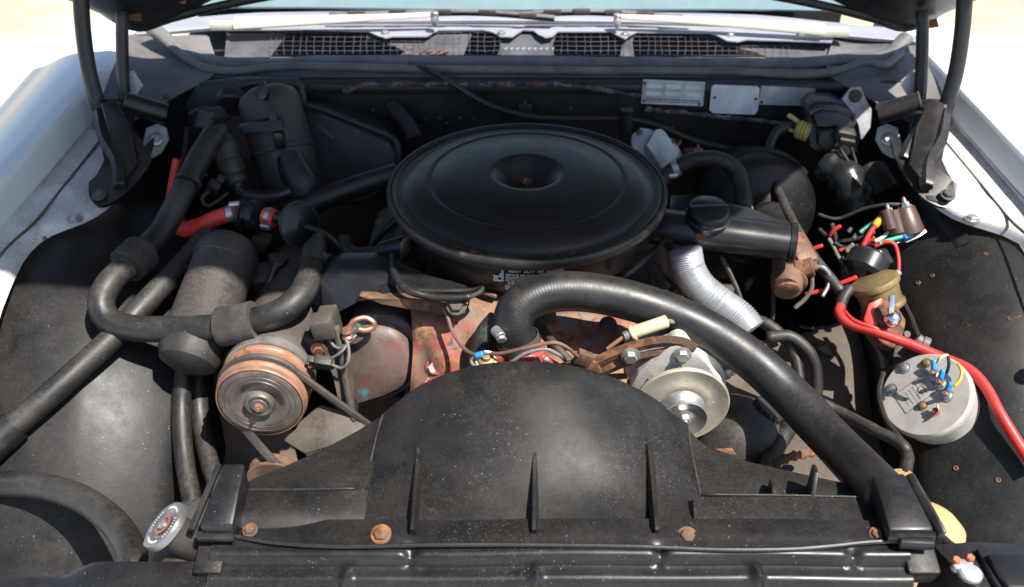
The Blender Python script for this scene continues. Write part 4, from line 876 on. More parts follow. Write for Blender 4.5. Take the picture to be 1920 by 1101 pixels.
mk('duct_hose', tube(Q([(560, 398, .70), (590, 380, .71), (660, 352, .73), (745, 325, .75)]), .0185, 18), M['rubber_clean'], label='smooth black heater hose running to the air cleaner from the left', cat='hose')
# red hose and heater valve
mk('red_hose', tube(Q([(322, 392, .66), (340, 428, .63), (372, 424, .62), (410, 408, .62), (450, 397, .62)]), .0132, 16), M['red'], label='short bright red hose entering the heater valve', cat='hose')
mk('red_hose', tube(Q([(331, 300, .74), (325, 330, .72), (318, 372, .69), (316, 392, .67)]), .0065, 12), M['red'], label='thin dark red hose end in the shadow of the left hinge', cat='hose')
hv = thing('heater_valve', 'black heater control valve with vacuum disc and red clamps', 'valve', P(500, 440, .60))
hx = (P(492, 404, .61)-P(448, 398, .62)).normalized()
mk('body', lathe([(.018, 0), (.026, .002), (.027, .008), (.022, .010), (.021, .018), (.026, .020), (.026, .030), (.016, .034), (.0, .035)], P(452, 402, .62), hx, 28), M['gloss'], hv)
mk('red_clamp', lathe([(.010, 0), (.0135, 0), (.0135, .020), (.010, .020)], P(496, 404, .605), (.9, -.35, -.12), 22), M['red'], hv)
mk('steel_clamp', lathe([(.0128, 0), (.0142, 0), (.0142, .008), (.0128, .008)], P(502, 405, .603), (.9, -.35, -.12), 22), M['zinc'], hv)
mk('clamp_screw', cyl(P(490, 423, .60), P(508, 426, .595), .006, 12), M['zinc'], hv)
mk('stem', tube(Q([(512, 407, .60), (532, 410, .595), (552, 416, .59)]), .0105, 14, 3), M['gloss'], hv)
dn = V((.85, -.61, .36)).normalized(); dq = P(562, 421, .585)
vd_ = mk('vacuum_disc', lathe([(.010, -.016), (.026, -.010), (.034, -.005), (.0355, -.002), (.0355, .001), (.032, .003), (.022, .0035), (.014, .007), (.008, .008), (0, .008)], dq, dn, 40), M['gloss'], hv)
mk('vacuum_hose', tube(Q([(572, 424, .578), (600, 434, .565), (625, 450, .555), (640, 470, .55)]), .004, 8), M['wireblack'], hv)
mk('disc_rim', lathe([(.0345, -.003), (.0368, -.003), (.0368, .0015), (.0345, .0015), (.0345, -.003)], dq, dn, 40), M['greasy'], vd_)
mk('lower_lug', box(P(490, 455, .61), (.03, .03, .03), eul(0, 20, 0), .006), M['greasy'], hv)
# crankcase breather
bb = thing('breather_pipe', 'black breather pipe elbow entering the air cleaner at left', 'pipe', P(690, 480, .54))
mk('pipe', tube(Q([(646, 450, .57), (648, 468, .555), (668, 480, .545), (700, 478, .54), (724, 471, .54)]), .0135, 16), M['rubber_clean'], bb)
mk('collar', tube(Q([(718, 473, .54), (745, 465, .54), (772, 457, .545)]), .0168, 18, 3), M['gloss'], bb)
mk('ignition_leads', tube(Q([(690, 470, .58), (715, 440, .62), (735, 420, .66), (745, 400, .70)]), .005, 8), M['rubber_clean'], label='dark ignition lead curling up behind the breather pipe', cat='wire')
wire('black cable crossing the firewall in front of the seam', [(772, 119, 1.03), (800, 130, 1.0), (850, 158, .965), (920, 198, .955), (1000, 219, .955), (1090, 222, .955), (1170, 222, .955), (1230, 234, .95), (1300, 262, .94), (1380, 282, .93), (1440, 292, .92)], .0052, 'wireblack', 'cable', 'cable')
# ================================================================== alternator
FQ = P(1284, 788, .252); ay = (0, 1, 0)
al = thing('alternator', 'cast aluminium alternator with brassy fan behind the shroud', 'alternator', FQ+V((0, .08, -.08)))
mk('front_housing', extr([P(*q, .298) for q in ((1183, 726), (1196, 700), (1222, 676), (1250, 660), (1262, 646), (1276, 640), (1290, 644), (1300, 658), (1326, 684), (1354, 714), (1364, 745), (1362, 780), (1342, 815), (1310, 840), (1250, 850), (1200, 830), (1178, 780))], (0, .03, 0), .004), M['alu'], al)
mk('stator', lathe([(.060, .06), (.0685, .062), (.0685, .10), (.064, .102), (.067, .104), (.067, .135), (.055, .155), (.02, .16)], FQ+V((-.004, 0, .004)), ay, 48), M['alu'], al)
mk('rear_ear', box(P(1345, 672, .36), (.045, .05, .03), eul(0, 30, 0), .006), M['alu'], al)
mk('rear_ear', box(P(1240, 630, .38), (.05, .04, .022), None, .006), M['alu'], al)
mk('rear_tab', extr([P(*q, .345) for q in ((1338, 645), (1362, 664), (1352, 680), (1330, 672))], (0, .03, 0), .003), M['alu'], al)
mk('mounting_tab', [extr([P(*q, .312) for q in ((1192, 694), (1204, 682), (1214, 688), (1212, 706), (1202, 712), (1194, 708))], (0, .012, 0), .002)], M['alu'], al)
mk('fan', lathe([(.016, .028), (.024, .029), (.028, .0275), (.040, .0285), (.042, .0295), (.054, .0275), (.0620, .026), (.0640, .028), (.0640, .031), (.056, .033), (.018, .034)], FQ, ay, 64), M['fan'], al)
for k in range(9):
    a = 2*math.pi*k/9+.2; d = V((math.cos(a), 0, math.sin(a))); t = V((-math.sin(a), 0, math.cos(a)))
    mk('fan_blade', box(FQ+d*.048+V((0, .036, 0)), (.022, .016, .0014), rotm(d, V((0, 1, 0))*.8+t*.5, (d).cross(V((0, 1, 0))*.8+t*.5))), M['fan'], al)
mk('pulley', lathe([(.0, .003), (.008, .003), (.010, .0045), (.018, .0045), (.020, .003), (.0255, .002), (.0275, .0004), (.0290, .0), (.0295, .003), (.0245, .009), (.0235, .013), (.0300, .020), (.0300, .024), (.024, .026), (.018, .033)], FQ, ay, 56), M['zinc'], al)
mk('shaft_nut', [lathe([(.0078, .004), (.0078, -.003), (.0068, -.004), (0, -.004)], FQ, ay, 6), cyl(FQ+V((0, -.003, 0)), FQ+V((0, -.007, 0)), .004, 12)], M['zinc'], al)
mk('bolt', bolt(P(1279, 665, .297), fr_, .0085, .008), M['zinc'], al)
mk('cable_stud', [tube(Q([(1355, 700, .34), (1372, 700, .34), (1384, 688, .35)]), .004), box(P(1362, 698, .335), (.012, .01, .018), None, .002)], M['zinc'], al)
ab = thing('alternator_bracket', 'rusty slotted adjusting arm across the top of the alternator', 'bracket', P(1150, 690, .30))
mk('upper_strip', tube(Q([(1070, 716, .30), (1090, 698, .30), (1150, 664, .30), (1220, 643, .30), (1272, 642, .30), (1300, 655, .30)]), .0095, 4, 8, flat=.35, up=(0, 1, 0)), M['rusty'], ab)
mk('lower_strip', tube(Q([(1092, 712, .302), (1128, 697, .302), (1180, 676, .302), (1230, 664, .302), (1262, 660, .302)]), .0085, 4, 8, flat=.35, up=(0, 1, 0)), M['rusty'], ab)
mk('arm_end', prism(Q([(1010, 712, .305), (1036, 688, .305), (1084, 672, .30), (1120, 676, .30), (1128, 696, .298), (1100, 716, .298), (1060, 730, .30)]), .006, .001), M['rusty'], ab)
mk('clip', box(P(1094, 672, .296), (.022, .012, .020), eul(0, 25, 0), .002), M['rusty'], ab)
mk('bolt', bolt(P(1182, 667, .297), fr_, .0088, .009), M['zinc'], ab)
wc = thing('inline_connector', 'cream barrel connector lying above the alternator arm', 'connector', P(1218, 615, .33))
mk('barrel', [cyl(P(1184, 625, .32), P(1251, 602, .33), .0088, 14), cyl(P(1184, 626, .32), P(1190, 623, .32), .0108, 14)], M['cream'], wc)
mk('boot', cyl(P(1168, 632, .315), P(1183, 626, .319), .0066, 12), M['wiregrey'], wc)
mk('lead', tube(Q([(1170, 631, .315), (1155, 642, .31), (1138, 655, .305)]), .0028, 8), M['copper'], wc)
mk('lead', tube(Q([(1250, 602, .33), (1275, 606, .335), (1290, 618, .335), (1298, 634, .335)]), .0035, 8), M['wiregrey'], wc)

# ================================================================== right side of the bay
# power steering reservoir
pr = thing('power_steering_reservoir', 'dusty black power steering reservoir with ribbed cap right of the alternator', 'reservoir', P(1390, 850, .26))
pa = P(1400, 800, .31)
mk('tank', lathe([(.03, -.10), (.058, -.095), (.062, -.05), (.060, -.01), (.048, .018), (.030, .030), (.02, .036)], pa, (.42, .05, .88), 40), M['canister'], pr)
cn_ = V((.45, .02, .89)).normalized(); cq_ = P(1441, 768, .315)
mk('cap', lathe([(.020, -.012), (.0218, -.010), (.0218, .003), (.020, .0055), (.0, .006)], cq_, cn_, 96, lambda t, r, h: 1+(.06*(1 if math.sin(2*math.pi*t*18) > 0 else -1) if h < .004 and r > .0205 else 0)), M['canister'], pr)
mk('return_hose', tube(Q([(1500, 775, .34), (1476, 808, .30), (1450, 850, .26), (1425, 900, .22)]), .0118, 14), M['rubber'], label='dusty hose slanting down beside the power steering reservoir', cat='hose')
mk('pump_housing', lathe([(.0, .0), (.05, .0), (.075, -.006), (.09, -.02), (.095, -.06)], P(1530, 905, .22)+V((0, .02, -.02)), (-.1, -.25, 1), 40), M['mud'], label='round dusty housing low below the radiator hose', cat='housing')
mk('rust_strip', tube(Q([(1452, 872, .235), (1478, 858, .24), (1508, 852, .245), (1530, 846, .25)]), .006, 6, 5, flat=.5, rf=lambda t, l: 1+.3*math.sin(t*30)), M['rusty'], label='flaking rusty edge of a bracket low by the reservoir', cat='bracket')
mk('pump_bracket', prism(Q([(1340, 842, .23), (1372, 840, .23), (1380, 852, .225), (1368, 852, .225)]), .006, .001), M['rusty'], label='small rusty bracket end at the shroud edge', cat='bracket')
# brown shield low on the right, partly in sun
mk('steering_shield', patch([[P(1340, 640, .60), P(1440, 640, .60), P(1540, 620, .62), P(1640, 600, .64), P(1690, 600, .66)], [P(1340, 720, .52), P(1440, 720, .52), P(1560, 700, .53), P(1640, 690, .55), P(1700, 700, .55)], [P(1360, 800, .45), P(1460, 800, .44), P(1570, 790, .44), P(1650, 780, .46), P(1700, 800, .46)], [P(1400, 900, .36), P(1500, 900, .35), P(1590, 890, .35), P(1660, 880, .36), P(1720, 900, .36)]], 6, 6, .004, disp=lambda u, v: .010*math.sin(u*7+1)*math.sin(v*6)), M['mud'], label='dusty brown frame shield low between hose and right inner fender', cat='panel')
mk('shield_tab', prism(Q([(1530, 652, .56), (1552, 646, .56), (1562, 668, .55), (1546, 664, .55)]), .004, .001), M['mud'], label='small bent tab on the brown frame shield', cat='tab')
mk('steering_hose', tube(Q([(1392, 598, .52), (1430, 604, .50), (1466, 630, .48), (1490, 668, .46), (1500, 720, .43)]), .0092, 12), M['rubber'], label='dusty power steering hose, inner of two arcs beside the radiator hose', cat='hose', group='power steering hoses')
mk('steering_hose', tube(Q([(1440, 633, .47), (1480, 631, .47), (1515, 658, .455), (1530, 695, .44), (1531, 745, .42)]), .0095, 12), M['rubber'], label='dusty power steering hose, outer of two arcs beside the radiator hose', cat='hose', group='power steering hoses')
wire('dark lead rising beside the foil duct', [(1352, 480, .57), (1372, 520, .55), (1388, 560, .53), (1392, 600, .51), (1404, 625, .49)], .004, 'rubber', 'wire')
wire('thin dark lead dropping behind the master cylinder', [(1446, 500, .62), (1450, 560, .58), (1448, 600, .56)], .004, 'rubber', 'wire')
# brake booster and master cylinder
BQ = P(1425, 396, .80)
bo = thing('brake_booster', 'round black brake booster on the firewall right of the air cleaner', 'brake booster', BQ-V((0, 0, .1)))
bax = V((.03, -.96, .25)).normalized()
mk('shell', lathe([(.102, -.10), (.106, -.04), (.110, -.034), (.110, -.026), (.1045, -.022), (.101, .0), (.094, .014), (.078, .024), (.05, .030), (.042, .034), (.030, .05), (.0, .05)], BQ, bax, 64), M['wheelhouse'], bo)
mk('check_valve', lathe([(.012, 0), (.012, .010), (.009, .012), (.009, .004), (.0, .004)], P(1396, 394, .695), (0, -.7, .6), 24), M['gold'], bo)
mcy = thing('master_cylinder', 'rusty brake master cylinder in front of the booster', 'master cylinder', P(1480, 560, .55))
mk('barrel', [tube(Q([(1468, 452, .66), (1476, 468, .635), (1482, 500, .60), (1480, 530, .565)]), .028, 20, 5), cyl(P(1478, 520, .572), P(1475, 541, .540), .0235, 24, .2)], M['mc'], mcy)
mk('push_rod_boot', tube(Q([(1440, 408, .735), (1462, 440, .69), (1472, 458, .655)]), .033, 20, 5), M['rubber_clean'], mcy)
mk('reservoir_boss', [box(P(1494, 478, .61), (.038, .06, .05), eul(20, 0, 15), .008)], M['mc'], mcy)
mk('side_port', [cyl(P(1490, 506, .575), P(1526, 500, .57), .0155, 18), cyl(P(1524, 500, .57), P(1532, 499, .57), .008, 6)], M['mc'], mcy)
mk('end_plug', [lathe([(.0200, 0), (.0200, .004), (.016, .006), (.0, .006)], P(1475, 542, .539), (-.05, -.9, -.35), 24)], M['mc'], mcy)
mk('brake_pipe', tube(Q([(1530, 499, .57), (1545, 503, .565), (1556, 518, .56), (1552, 538, .55), (1542, 556, .54)]), .0030, 8), M['zinc'], mcy)
mk('brake_pipe', tube(Q([(1522, 510, .57), (1522, 540, .55), (1510, 560, .54), (1490, 578, .53)]), .0035, 8), M['dusty_iron'], mcy)
mk('bail_wire', tube(Q([(1449, 380, .74), (1462, 400, .71), (1478, 436, .66), (1498, 430, .65)]), .0022, 8), M['greasy'], mcy)
# hoses at the firewall, right
mk('vacuum_supply_hose', tube(Q([(1490, 238, .90), (1462, 244, .89), (1444, 272, .87), (1444, 312, .83), (1460, 362, .77), (1488, 420, .675), (1525, 482, .60), (1576, 546, .54)]), .0088, 14), M['rubber'], label='black vacuum hose running from the yellow valve down past the booster', cat='hose')
ph = thing('crankcase_hose', 'black hose arching behind the snorkel to an open brass ringed end', 'hose', P(1395, 395, .69))
mk('hose', tube(Q([(1235, 345, .78), (1262, 318, .79), (1305, 299, .79), (1350, 300, .78), (1382, 322, .76), (1393, 360, .72), (1396, 390, .695)]), .0138, 16), M['rubber'], ph)
# voltage regulator
vr = thing('voltage_regulator', 'pale grey voltage regulator box on the firewall with a red label', 'regulator', P(1232, 310, .93))
nv = V((-.10, -.55, .82)).normalized()
b0 = Q([(1183, 264, .945), (1186, 252, .95), (1200, 240, .955), (1216, 241, .955), (1262, 261, .95), (1270, 272, .945), (1279, 288, .935), (1275, 302, .925), (1248, 326, .90), (1188, 290, .93)])
mk('base_plate', extr(b0, nv*-.004, .001), M['regulator'], vr)
t0 = Q([(1208, 284, .93), (1227, 252, .945), (1237, 250, .945), (1246, 256, .943), (1273, 299, .925), (1271, 306, .92), (1245, 326, .90), (1238, 326, .90)])
c0 = sum(t0, V((0, 0, 0)))/len(t0)
bm = bmesh.new(); rg = [[bm.verts.new(c0+(p-c0)*s+nv*h) for p in t0] for h, s in ((0, 1.02), (.012, .98), (.020, .94), (.024, .88))]
for A, B in zip(rg, rg[1:]):
    for k in range(len(t0)): bm.faces.new((A[k], A[(k+1) % len(t0)], B[(k+1) % len(t0)], B[k]))
bm.faces.new(rg[-1]); bm.faces.new(rg[0])
mk('cover', bm, M['regulator'], vr, sharp=50)
for px, py in ((1199, 249), (1261, 266)): mk('screw', bolt(P(px, py, .95)+nv*.001, nv, .0045), M['gold'], vr)
lx = (P(1247, 292, .92)-P(1228, 309, .905)).normalized(); ly = nv.cross(lx)
lc = P(1239, 296, .918)+nv*.0165
lbl = mk('label', box(lc, (.024, .011, .0008), rotm(lx, ly, nv)), M['red_print'], vr)
mk('lettering', text_bm('ECT', .0085, lc-lx*.008-ly*.003+nv*.0007, lx, ly, True), M['white_print'], lbl)
mk('plug', box(P(1291, 289, .93), (.02, .02, .02), eul(20, 0, 20), .003), M['dusty_iron'], vr)
mk('orange_boot', box(P(1309, 285, .93), (.018, .014, .012), None, .002), M['orange'], vr)
mk('blue_lead', tube(Q([(1289, 261, .95), (1300, 259, .95), (1308, 264, .945), (1309, 280, .935)]), .0022, 8), M['blue'], vr)
mk('copper_lug', box(P(1273, 268, .945), (.006, .004, .012), eul(0, 30, 0)), M['copper'], vr)
# clip post beside the air cleaner
mk('clip_post', [box(P(1175, 231, .93), (.021, .010, .062), None, .002), box(P(1175, 209, .925), (.023, .012, .010), None, .002)], M['gloss'], label='black upright clip standing behind the air cleaner', cat='clip')
# data plates
def plate(label, corners, m):
    th = thing('data_plate', label, 'plate', sum((P(*q, .978) for q in corners), V((0, 0, 0)))/len(corners), 'data plates on the firewall')
    mk('sheet', prism([P(*q, .9745) for q in corners], .0015), M[m], th); return th
d1 = plate('metal data plate with six pale fields on the firewall', [(1206, 149), (1322, 154), (1318, 199), (1202, 194)], 'tin')
for r_ in range(2):
    for c_ in range(3):
        x0, y0 = 1213+c_*36.5-(2 if r_ else 0), 157+r_*14+c_*1.2
        mk('pale_field', prism([P(a, b, .9733) for a, b in ((x0, y0), (x0+28, y0+1), (x0+28, y0+9), (x0, y0+8))], .0008), M['tinlite'], d1)
tk = []
for k in range(34):
    px = 1212+k*3.0; tk.append(box(P(px, 185.5+k*.12, .9733), (.0022, .0006, .0015 if k % 4 else .003))); tk.append(box(P(px, 190+k*.1, .9733), (.002, .0006, .0012)))
mk('fine_print', tk, M['dark_print'], d1, kind='stuff')
mk('border', [prism([P(a, b, .9735) for a, b in e], .0006) for e in (((1207, 150), (1321, 155), (1321, 156.4), (1207, 151.4)), ((1203, 192), (1317, 197), (1317, 198.4), (1203, 193.4)))], M['tinlite'], d1)
d2 = plate('plain metal data plate with cut corners, middle of three on the firewall', [(1339, 159), (1420, 162), (1424, 166), (1421, 206), (1415, 215), (1336, 212), (1330, 206), (1334, 164)], 'tinlite')
d3 = plate('low metal data plate, rightmost of three on the firewall', [(1427, 161), (1529, 166), (1524, 199), (1422, 196)], 'tin')
for th_, l in ((d1, ((1209, 156), (1311, 195), (1207, 189))), (d2, ((1340, 183), (1417, 186))), (d3, ((1428, 192), (1518, 195)))):
    for px, py in l: mk('rivet', lathe([(.0028, 0), (.0025, .0012), (0, .0016)], P(px, py, .9735), (0, -1, 0), 10), M['dusty_iron'], th_)
# wiper motor group
wm = thing('wiper_motor', 'black wiper motor with moulded cover at the right of the firewall', 'wiper motor', P(1570, 300, .90))
mk('back_plate', extr(Q([(1578, 188, .935), (1596, 166, .945), (1614, 164, .945), (1625, 190, .94), (1635, 206, .93), (1632, 240, .92), (1616, 262, .91), (1580, 240, .92)]), (0, .006, 0), .001), M['tin'], wm)
mk('grommet', lathe([(.004, .004), (.006, .006), (.010, .006), (.012, .002), (.012, 0)], P(1604, 180, .937), (0, -.8, .5), 22), M['dusty_iron'], wm)
mk('cover', extr(Q([(1512, 238, .88), (1514, 205, .89), (1530, 192, .90), (1568, 192, .90), (1596, 206, .89), (1612, 236, .88), (1616, 262, .87), (1606, 284, .86), (1590, 294, .85), (1540, 286, .85), (1516, 276, .86)]), (0, .05, .0), .005, 2), M['battery'], wm)
mk('cover_step', extr(Q([(1524, 214, .872), (1540, 206, .876), (1572, 210, .872), (1594, 222, .865), (1604, 244, .858), (1572, 236, .858), (1534, 240, .86)]), (0, .012, 0), .003), M['battery'], wm)
mk('gear_case', extr(Q([(1536, 248, .852), (1566, 242, .852), (1572, 268, .845), (1556, 284, .842), (1534, 276, .845)]), (0, .02, 0), .004), M['firewall'], wm)
mk('socket', [box(P(1583, 252, .842), (.034, .02, .02), eul(15, 12, 0), .003), box(P(1586, 262, .838), (.028, .02, .012), eul(15, 12, 0), .002)], M['greasy'], wm)
for px, py in ((1520, 212), (1600, 216), (1604, 282), (1528, 280)): mk('screw', bolt(P(px, py, .868), (0, -.9, .4), .0035, washer=False), M['dusty_iron'], wm)
mk('lead', tube(Q([(1574, 268, .838), (1578, 284, .83), (1588, 300, .82), (1594, 318, .81)]), .003, 8), M['wireblack'], wm)
mk('lead', tube(Q([(1592, 268, .838), (1600, 290, .83), (1606, 310, .82)]), .003, 8), M['wireblack'], wm)
mk('bundle', tube(Q([(1548, 310, .85), (1580, 330, .82), (1600, 362, .79), (1612, 395, .77)]), .032, 16, 5, rf=lambda t, l: 1+.08*math.sin(t*19)), M['gloss'], label='black taped wiring bundle below the wiper motor', cat='wiring')
mk('motor_drum', cyl(P(1625, 322, .84), P(1655, 372, .79), .036, 24), M['rubber_clean'], label='dark drum shaped motor case below the right hinge', cat='motor case')
yv = thing('check_valve', 'aged yellow check valve between wiper motor and vacuum hose', 'valve', P(1500, 262, .89))
yx = (P(1516, 252, .875)-P(1490, 240, .89)).normalized()
mk('body', [lathe([(.008, -.008), (.014, -.006), (.0175, -.001), (.0175, .003), (.015, .004), (.0175, .006), (.0175, .009), (.015, .010), (.0175, .012), (.017, .016), (.010, .019)], P(1500, 243, .885), (.8, -.5, -.1), 24), tube(Q([(1500, 232, .89), (1488, 222, .895), (1478, 216, .90)]), .0045, 8), tube(Q([(1494, 250, .885), (1480, 243, .89), (1470, 243, .895)]), .0035, 8)], M['yellow_old'], yv)
# starter relay in brown plastic
rl_ = thing('relay', 'brown plastic relay with three studs on the right inner fender', 'relay', P(1700, 448, .63))
ra_ = (P(1690, 398, .66)-P(1705, 446, .635)).normalized()
mk('case', [lathe([(.023, 0), (.0235, .004), (.020, .042), (.018, .045), (.0, .045)], P(1706, 440, .635), ra_, 24), lathe([(.014, 0), (.013, .038), (.0, .039)], P(1684, 438, .632), ra_, 18), lathe([(.011, 0), (.010, .032), (.0, .033)], P(1670, 430, .632), ra_, 16)], M['brown'], rl_)
mk('foot', [prism(Q([(1690, 452, .628), (1700, 446, .63), (1734, 430, .64), (1738, 436, .635), (1722, 446, .63), (1700, 456, .622)]), .004, .001), prism(Q([(1672, 452, .628), (1690, 446, .63), (1692, 454, .622), (1680, 458, .62)]), .004, .001)], M['zinc'], rl_)
for px, py in ((1667, 398), (1691, 403), (1698, 386)):
    s_ = P(px, py, .655)
    st = mk('stud', [lathe([(.009, -.004), (.009, 0), (.0065, .001), (.0065, .006), (.0, .006)], s_, ra_, 6), cyl(s_+ra_*.004, s_+ra_*.012, .0034, 10)], M['zinc'], rl_)
    mk('tip', cyl(s_+ra_*.010, s_+ra_*.0145, .003, 10), M['copper'], st)
def lead(label, pts, r, m, crimp=None, cm='blue', lug=True):
    th = thing('wire_lead', label, 'wire', P(*pts[-1]))
    mk('jacket', tube(Q(pts), r, 10, 7), M[m], th)
    if crimp: mk('crimp', tube(Q(crimp), r*1.55, 12, 3), M[cm], th)
lead('teal wire with blue crimp on the left stud of the brown relay', [(1660, 404, .652), (1640, 416, .65), (1622, 428, .645), (1612, 436, .64)], .0028, 'green', [(1666, 400, .653), (1655, 408, .651)])
lead('red wire with yellow crimp near the brown relay', [(1650, 412, .645), (1640, 424, .64), (1628, 442, .63), (1618, 462, .62)], .0042, 'redwire', [(1655, 407, .647), (1640, 423, .641)], 'yellow')
lead('cream wire with blue crimp on the middle stud of the brown relay', [(1686, 408, .652), (1672, 428, .64), (1656, 444, .63), (1640, 453, .62)], .0030, 'creamwire', [(1690, 405, .653), (1678, 418, .648)])
lead('green wire with blue crimp at the foot of the brown relay', [(1704, 441, .625), (1680, 447, .62), (1662, 452, .615), (1648, 457, .61)], .0038, 'green', [(1708, 439, .626), (1694, 444, .622)])
lead('red wire bending down right of the prong block', [(1640, 462, .61), (1660, 454, .61), (1676, 458, .605), (1683, 476, .595), (1685, 500, .58), (1683, 516, .57)], .0034, 'redwire', [(1685, 510, .573), (1678, 520, .568)], 'lead')
wire('black lead crossing in front of the booster to the relay', [(1535, 402, .70), (1560, 410, .69), (1580, 408, .69), (1620, 392, .68), (1660, 384, .665), (1692, 384, .66)], .0030, 'greasy')
wire('black lead running level below the relay', [(1565, 455, .64), (1580, 463, .635), (1610, 462, .625), (1650, 457, .61)], .0030, 'wireblack')
wire('short red wire end near the booster, upper', [(1556, 442, .66), (1560, 436, .66), (1566, 430, .66), (1576, 424, .66)], .0036, 'redwire')
wire('short red wire end near the booster, lower', [(1522, 468, .65), (1532, 464, .65), (1542, 461, .65)], .0036, 'redwire')
wire('red wires bunched behind the prong block', [(1574, 470, .63), (1600, 464, .63), (1622, 456, .63), (1640, 446, .63)], .0036, 'redwire')
wire('red wire passing behind the gold solenoid', [(1510, 552, .56), (1540, 545, .56), (1575, 532, .56), (1606, 520, .56)], .0036, 'redwire')
wire('grey lead with bare ends left of the prong block', [(1554, 448, .65), (1562, 462, .64), (1572, 482, .62), (1584, 500, .60), (1582, 512, .59), (1592, 522, .58)], .0034, 'wiregrey')
for k, (px, py) in enumerate(((1590, 436), (1600, 448), (1614, 438))):
    mk('stud', cyl(P(px, py, .64), P(px+6, py-9, .645), .0035, 8), M['dusty_iron'], label='bare metal stud behind the wiring, %s of three' % ('left', 'middle', 'right')[k], cat='stud', group='bare studs')
# prong block
pk = thing('prong_block', 'black connector block with bare metal prongs on the right inner fender', 'connector', P(1630, 520, .58))
mk('case', [cyl(P(1615, 515, .575), P(1634, 478, .60), .033, 24, .2), box(P(1640, 488, .592), (.05, .03, .02), eul(25, 0, 15), .004)], M['battery'], pk)
for px, py, a in ((1618, 482, .3), (1630, 474, -.2), (1640, 484, .5), (1626, 494, -.5), (1648, 476, .1), (1650, 490, -.3)):
    q = P(px, py, .585); mk('prong', box(q, (.004, .003, .014), eul(20, a*57, 0), .0006), M['zinc'], pk)
wire('black strap hose along the left of the prong block', [(1590, 516, .58), (1586, 500, .59), (1596, 486, .60), (1612, 476, .61)], .0045, 'wireblack')
# gold solenoid and cut off switch
gs = thing('solenoid', 'yellow zinc plated round solenoid above the red switch plate', 'solenoid', P(1645, 585, .50))
ga = V((-.42, .34, .84)).normalized(); gq = P(1647, 550, .525)
mk('cup', lathe([(.029, -.026), (.034, -.024), (.0345, -.020), (.0305, -.016), (.0315, -.004), (.0335, .010), (.0372, .013), (.0380, .018), (.0370, .022), (.033, .024), (.0, .025)], gq, ga, 40), M['gold'], gs)
sp_ = thing('battery_switch', 'rusty red switch plate with chrome lever and knob', 'switch', P(1660, 640, .46))
mk('plate', extr(Q([(1618, 592, .475), (1626, 572, .485), (1660, 552, .50), (1674, 558, .50), (1700, 600, .48), (1694, 634, .46), (1676, 654, .45), (1650, 640, .45)]), (.0, .012, -.02), .004), M['rusty'], sp_)
mk('red_patch', prism(Q([(1618, 600, .462), (1628, 570, .476), (1654, 558, .482), (1654, 582, .470), (1642, 618, .450), (1632, 618, .450)]), .006, .002), M['red'], sp_, label='glossy red painted corner')
mk('dark_boss', lathe([(.020, 0), (.019, .010), (.015, .013), (0, .013)], P(1660, 592, .468), (-.1, -.6, .75), 28), M['rusty'], sp_)
mk('lever', box(P(1671, 572, .452), (.008, .006, .030), eul(-25, 0, 0), .001), M['chrome'], sp_)
mk('knob', lathe([(.0, -.012), (.008, -.0105), (.0118, -.004), (.0125, .0), (.0112, .006), (.007, .010), (.0, .0118)], P(1673, 598, .445), (0, -.6, .8), 28), M['chrome'], sp_)
mk('lower_frame', [prism(Q([(1676, 650, .455), (1704, 640, .46), (1712, 668, .44), (1690, 690, .43), (1672, 672, .44)]), .01, .002), cyl(P(1688, 700, .42), P(1700, 676, .43), .016, 16), bolt(P(1699, 628, .455), (0, -.6, .8), .006)[1]], M['greasy'], sp_)
mk('cable_boot', [cyl(P(1718, 634, .44), P(1734, 650, .43), .009, 12), cyl(P(1728, 642, .435), P(1741, 648, .43), .011, 12)], M['wiregrey'], sp_)
wire('black lead running down the right side of the red switch plate', [(1678, 528, .55), (1690, 560, .52), (1706, 592, .49), (1718, 622, .455), (1726, 640, .44)], .0042, 'wireblack')
wire('dark lead looping below the switch plate', [(1640, 640, .47), (1662, 668, .46), (1680, 700, .44), (1690, 712, .43), (1704, 706, .42), (1706, 690, .42)], .0042, 'wireblack')
wire('grey lead hanging left of the switch plate', [(1622, 620, .50), (1636, 640, .49), (1650, 662, .48), (1656, 690, .46)], .0035, 'wiregrey')
# heavy red cable
rcab = thing('battery_cable', 'thick red battery cable sweeping across the right inner fender', 'cable', P(1700, 660, .42))
mk('jacket', tube(Q([(1576, 574, .50), (1574, 588, .485), (1590, 606, .465), (1640, 622, .445), (1700, 643, .425), (1765, 670, .40), (1815, 692, .375), (1848, 726, .345), (1880, 784, .298), (1940, 880, .238)]), .0076, 16, 9), M['redwire'], rcab)
mk('black_sleeve', tube(Q([(1594, 540, .525), (1583, 556, .512), (1575, 576, .50)]), .0084, 14, 4), M['rubber'], rcab)
mk('loose_strand', tube(Q([(1580, 580, .49), (1600, 600, .462), (1630, 612, .448), (1660, 622, .44)]), .003, 8), M['redwire'], rcab)
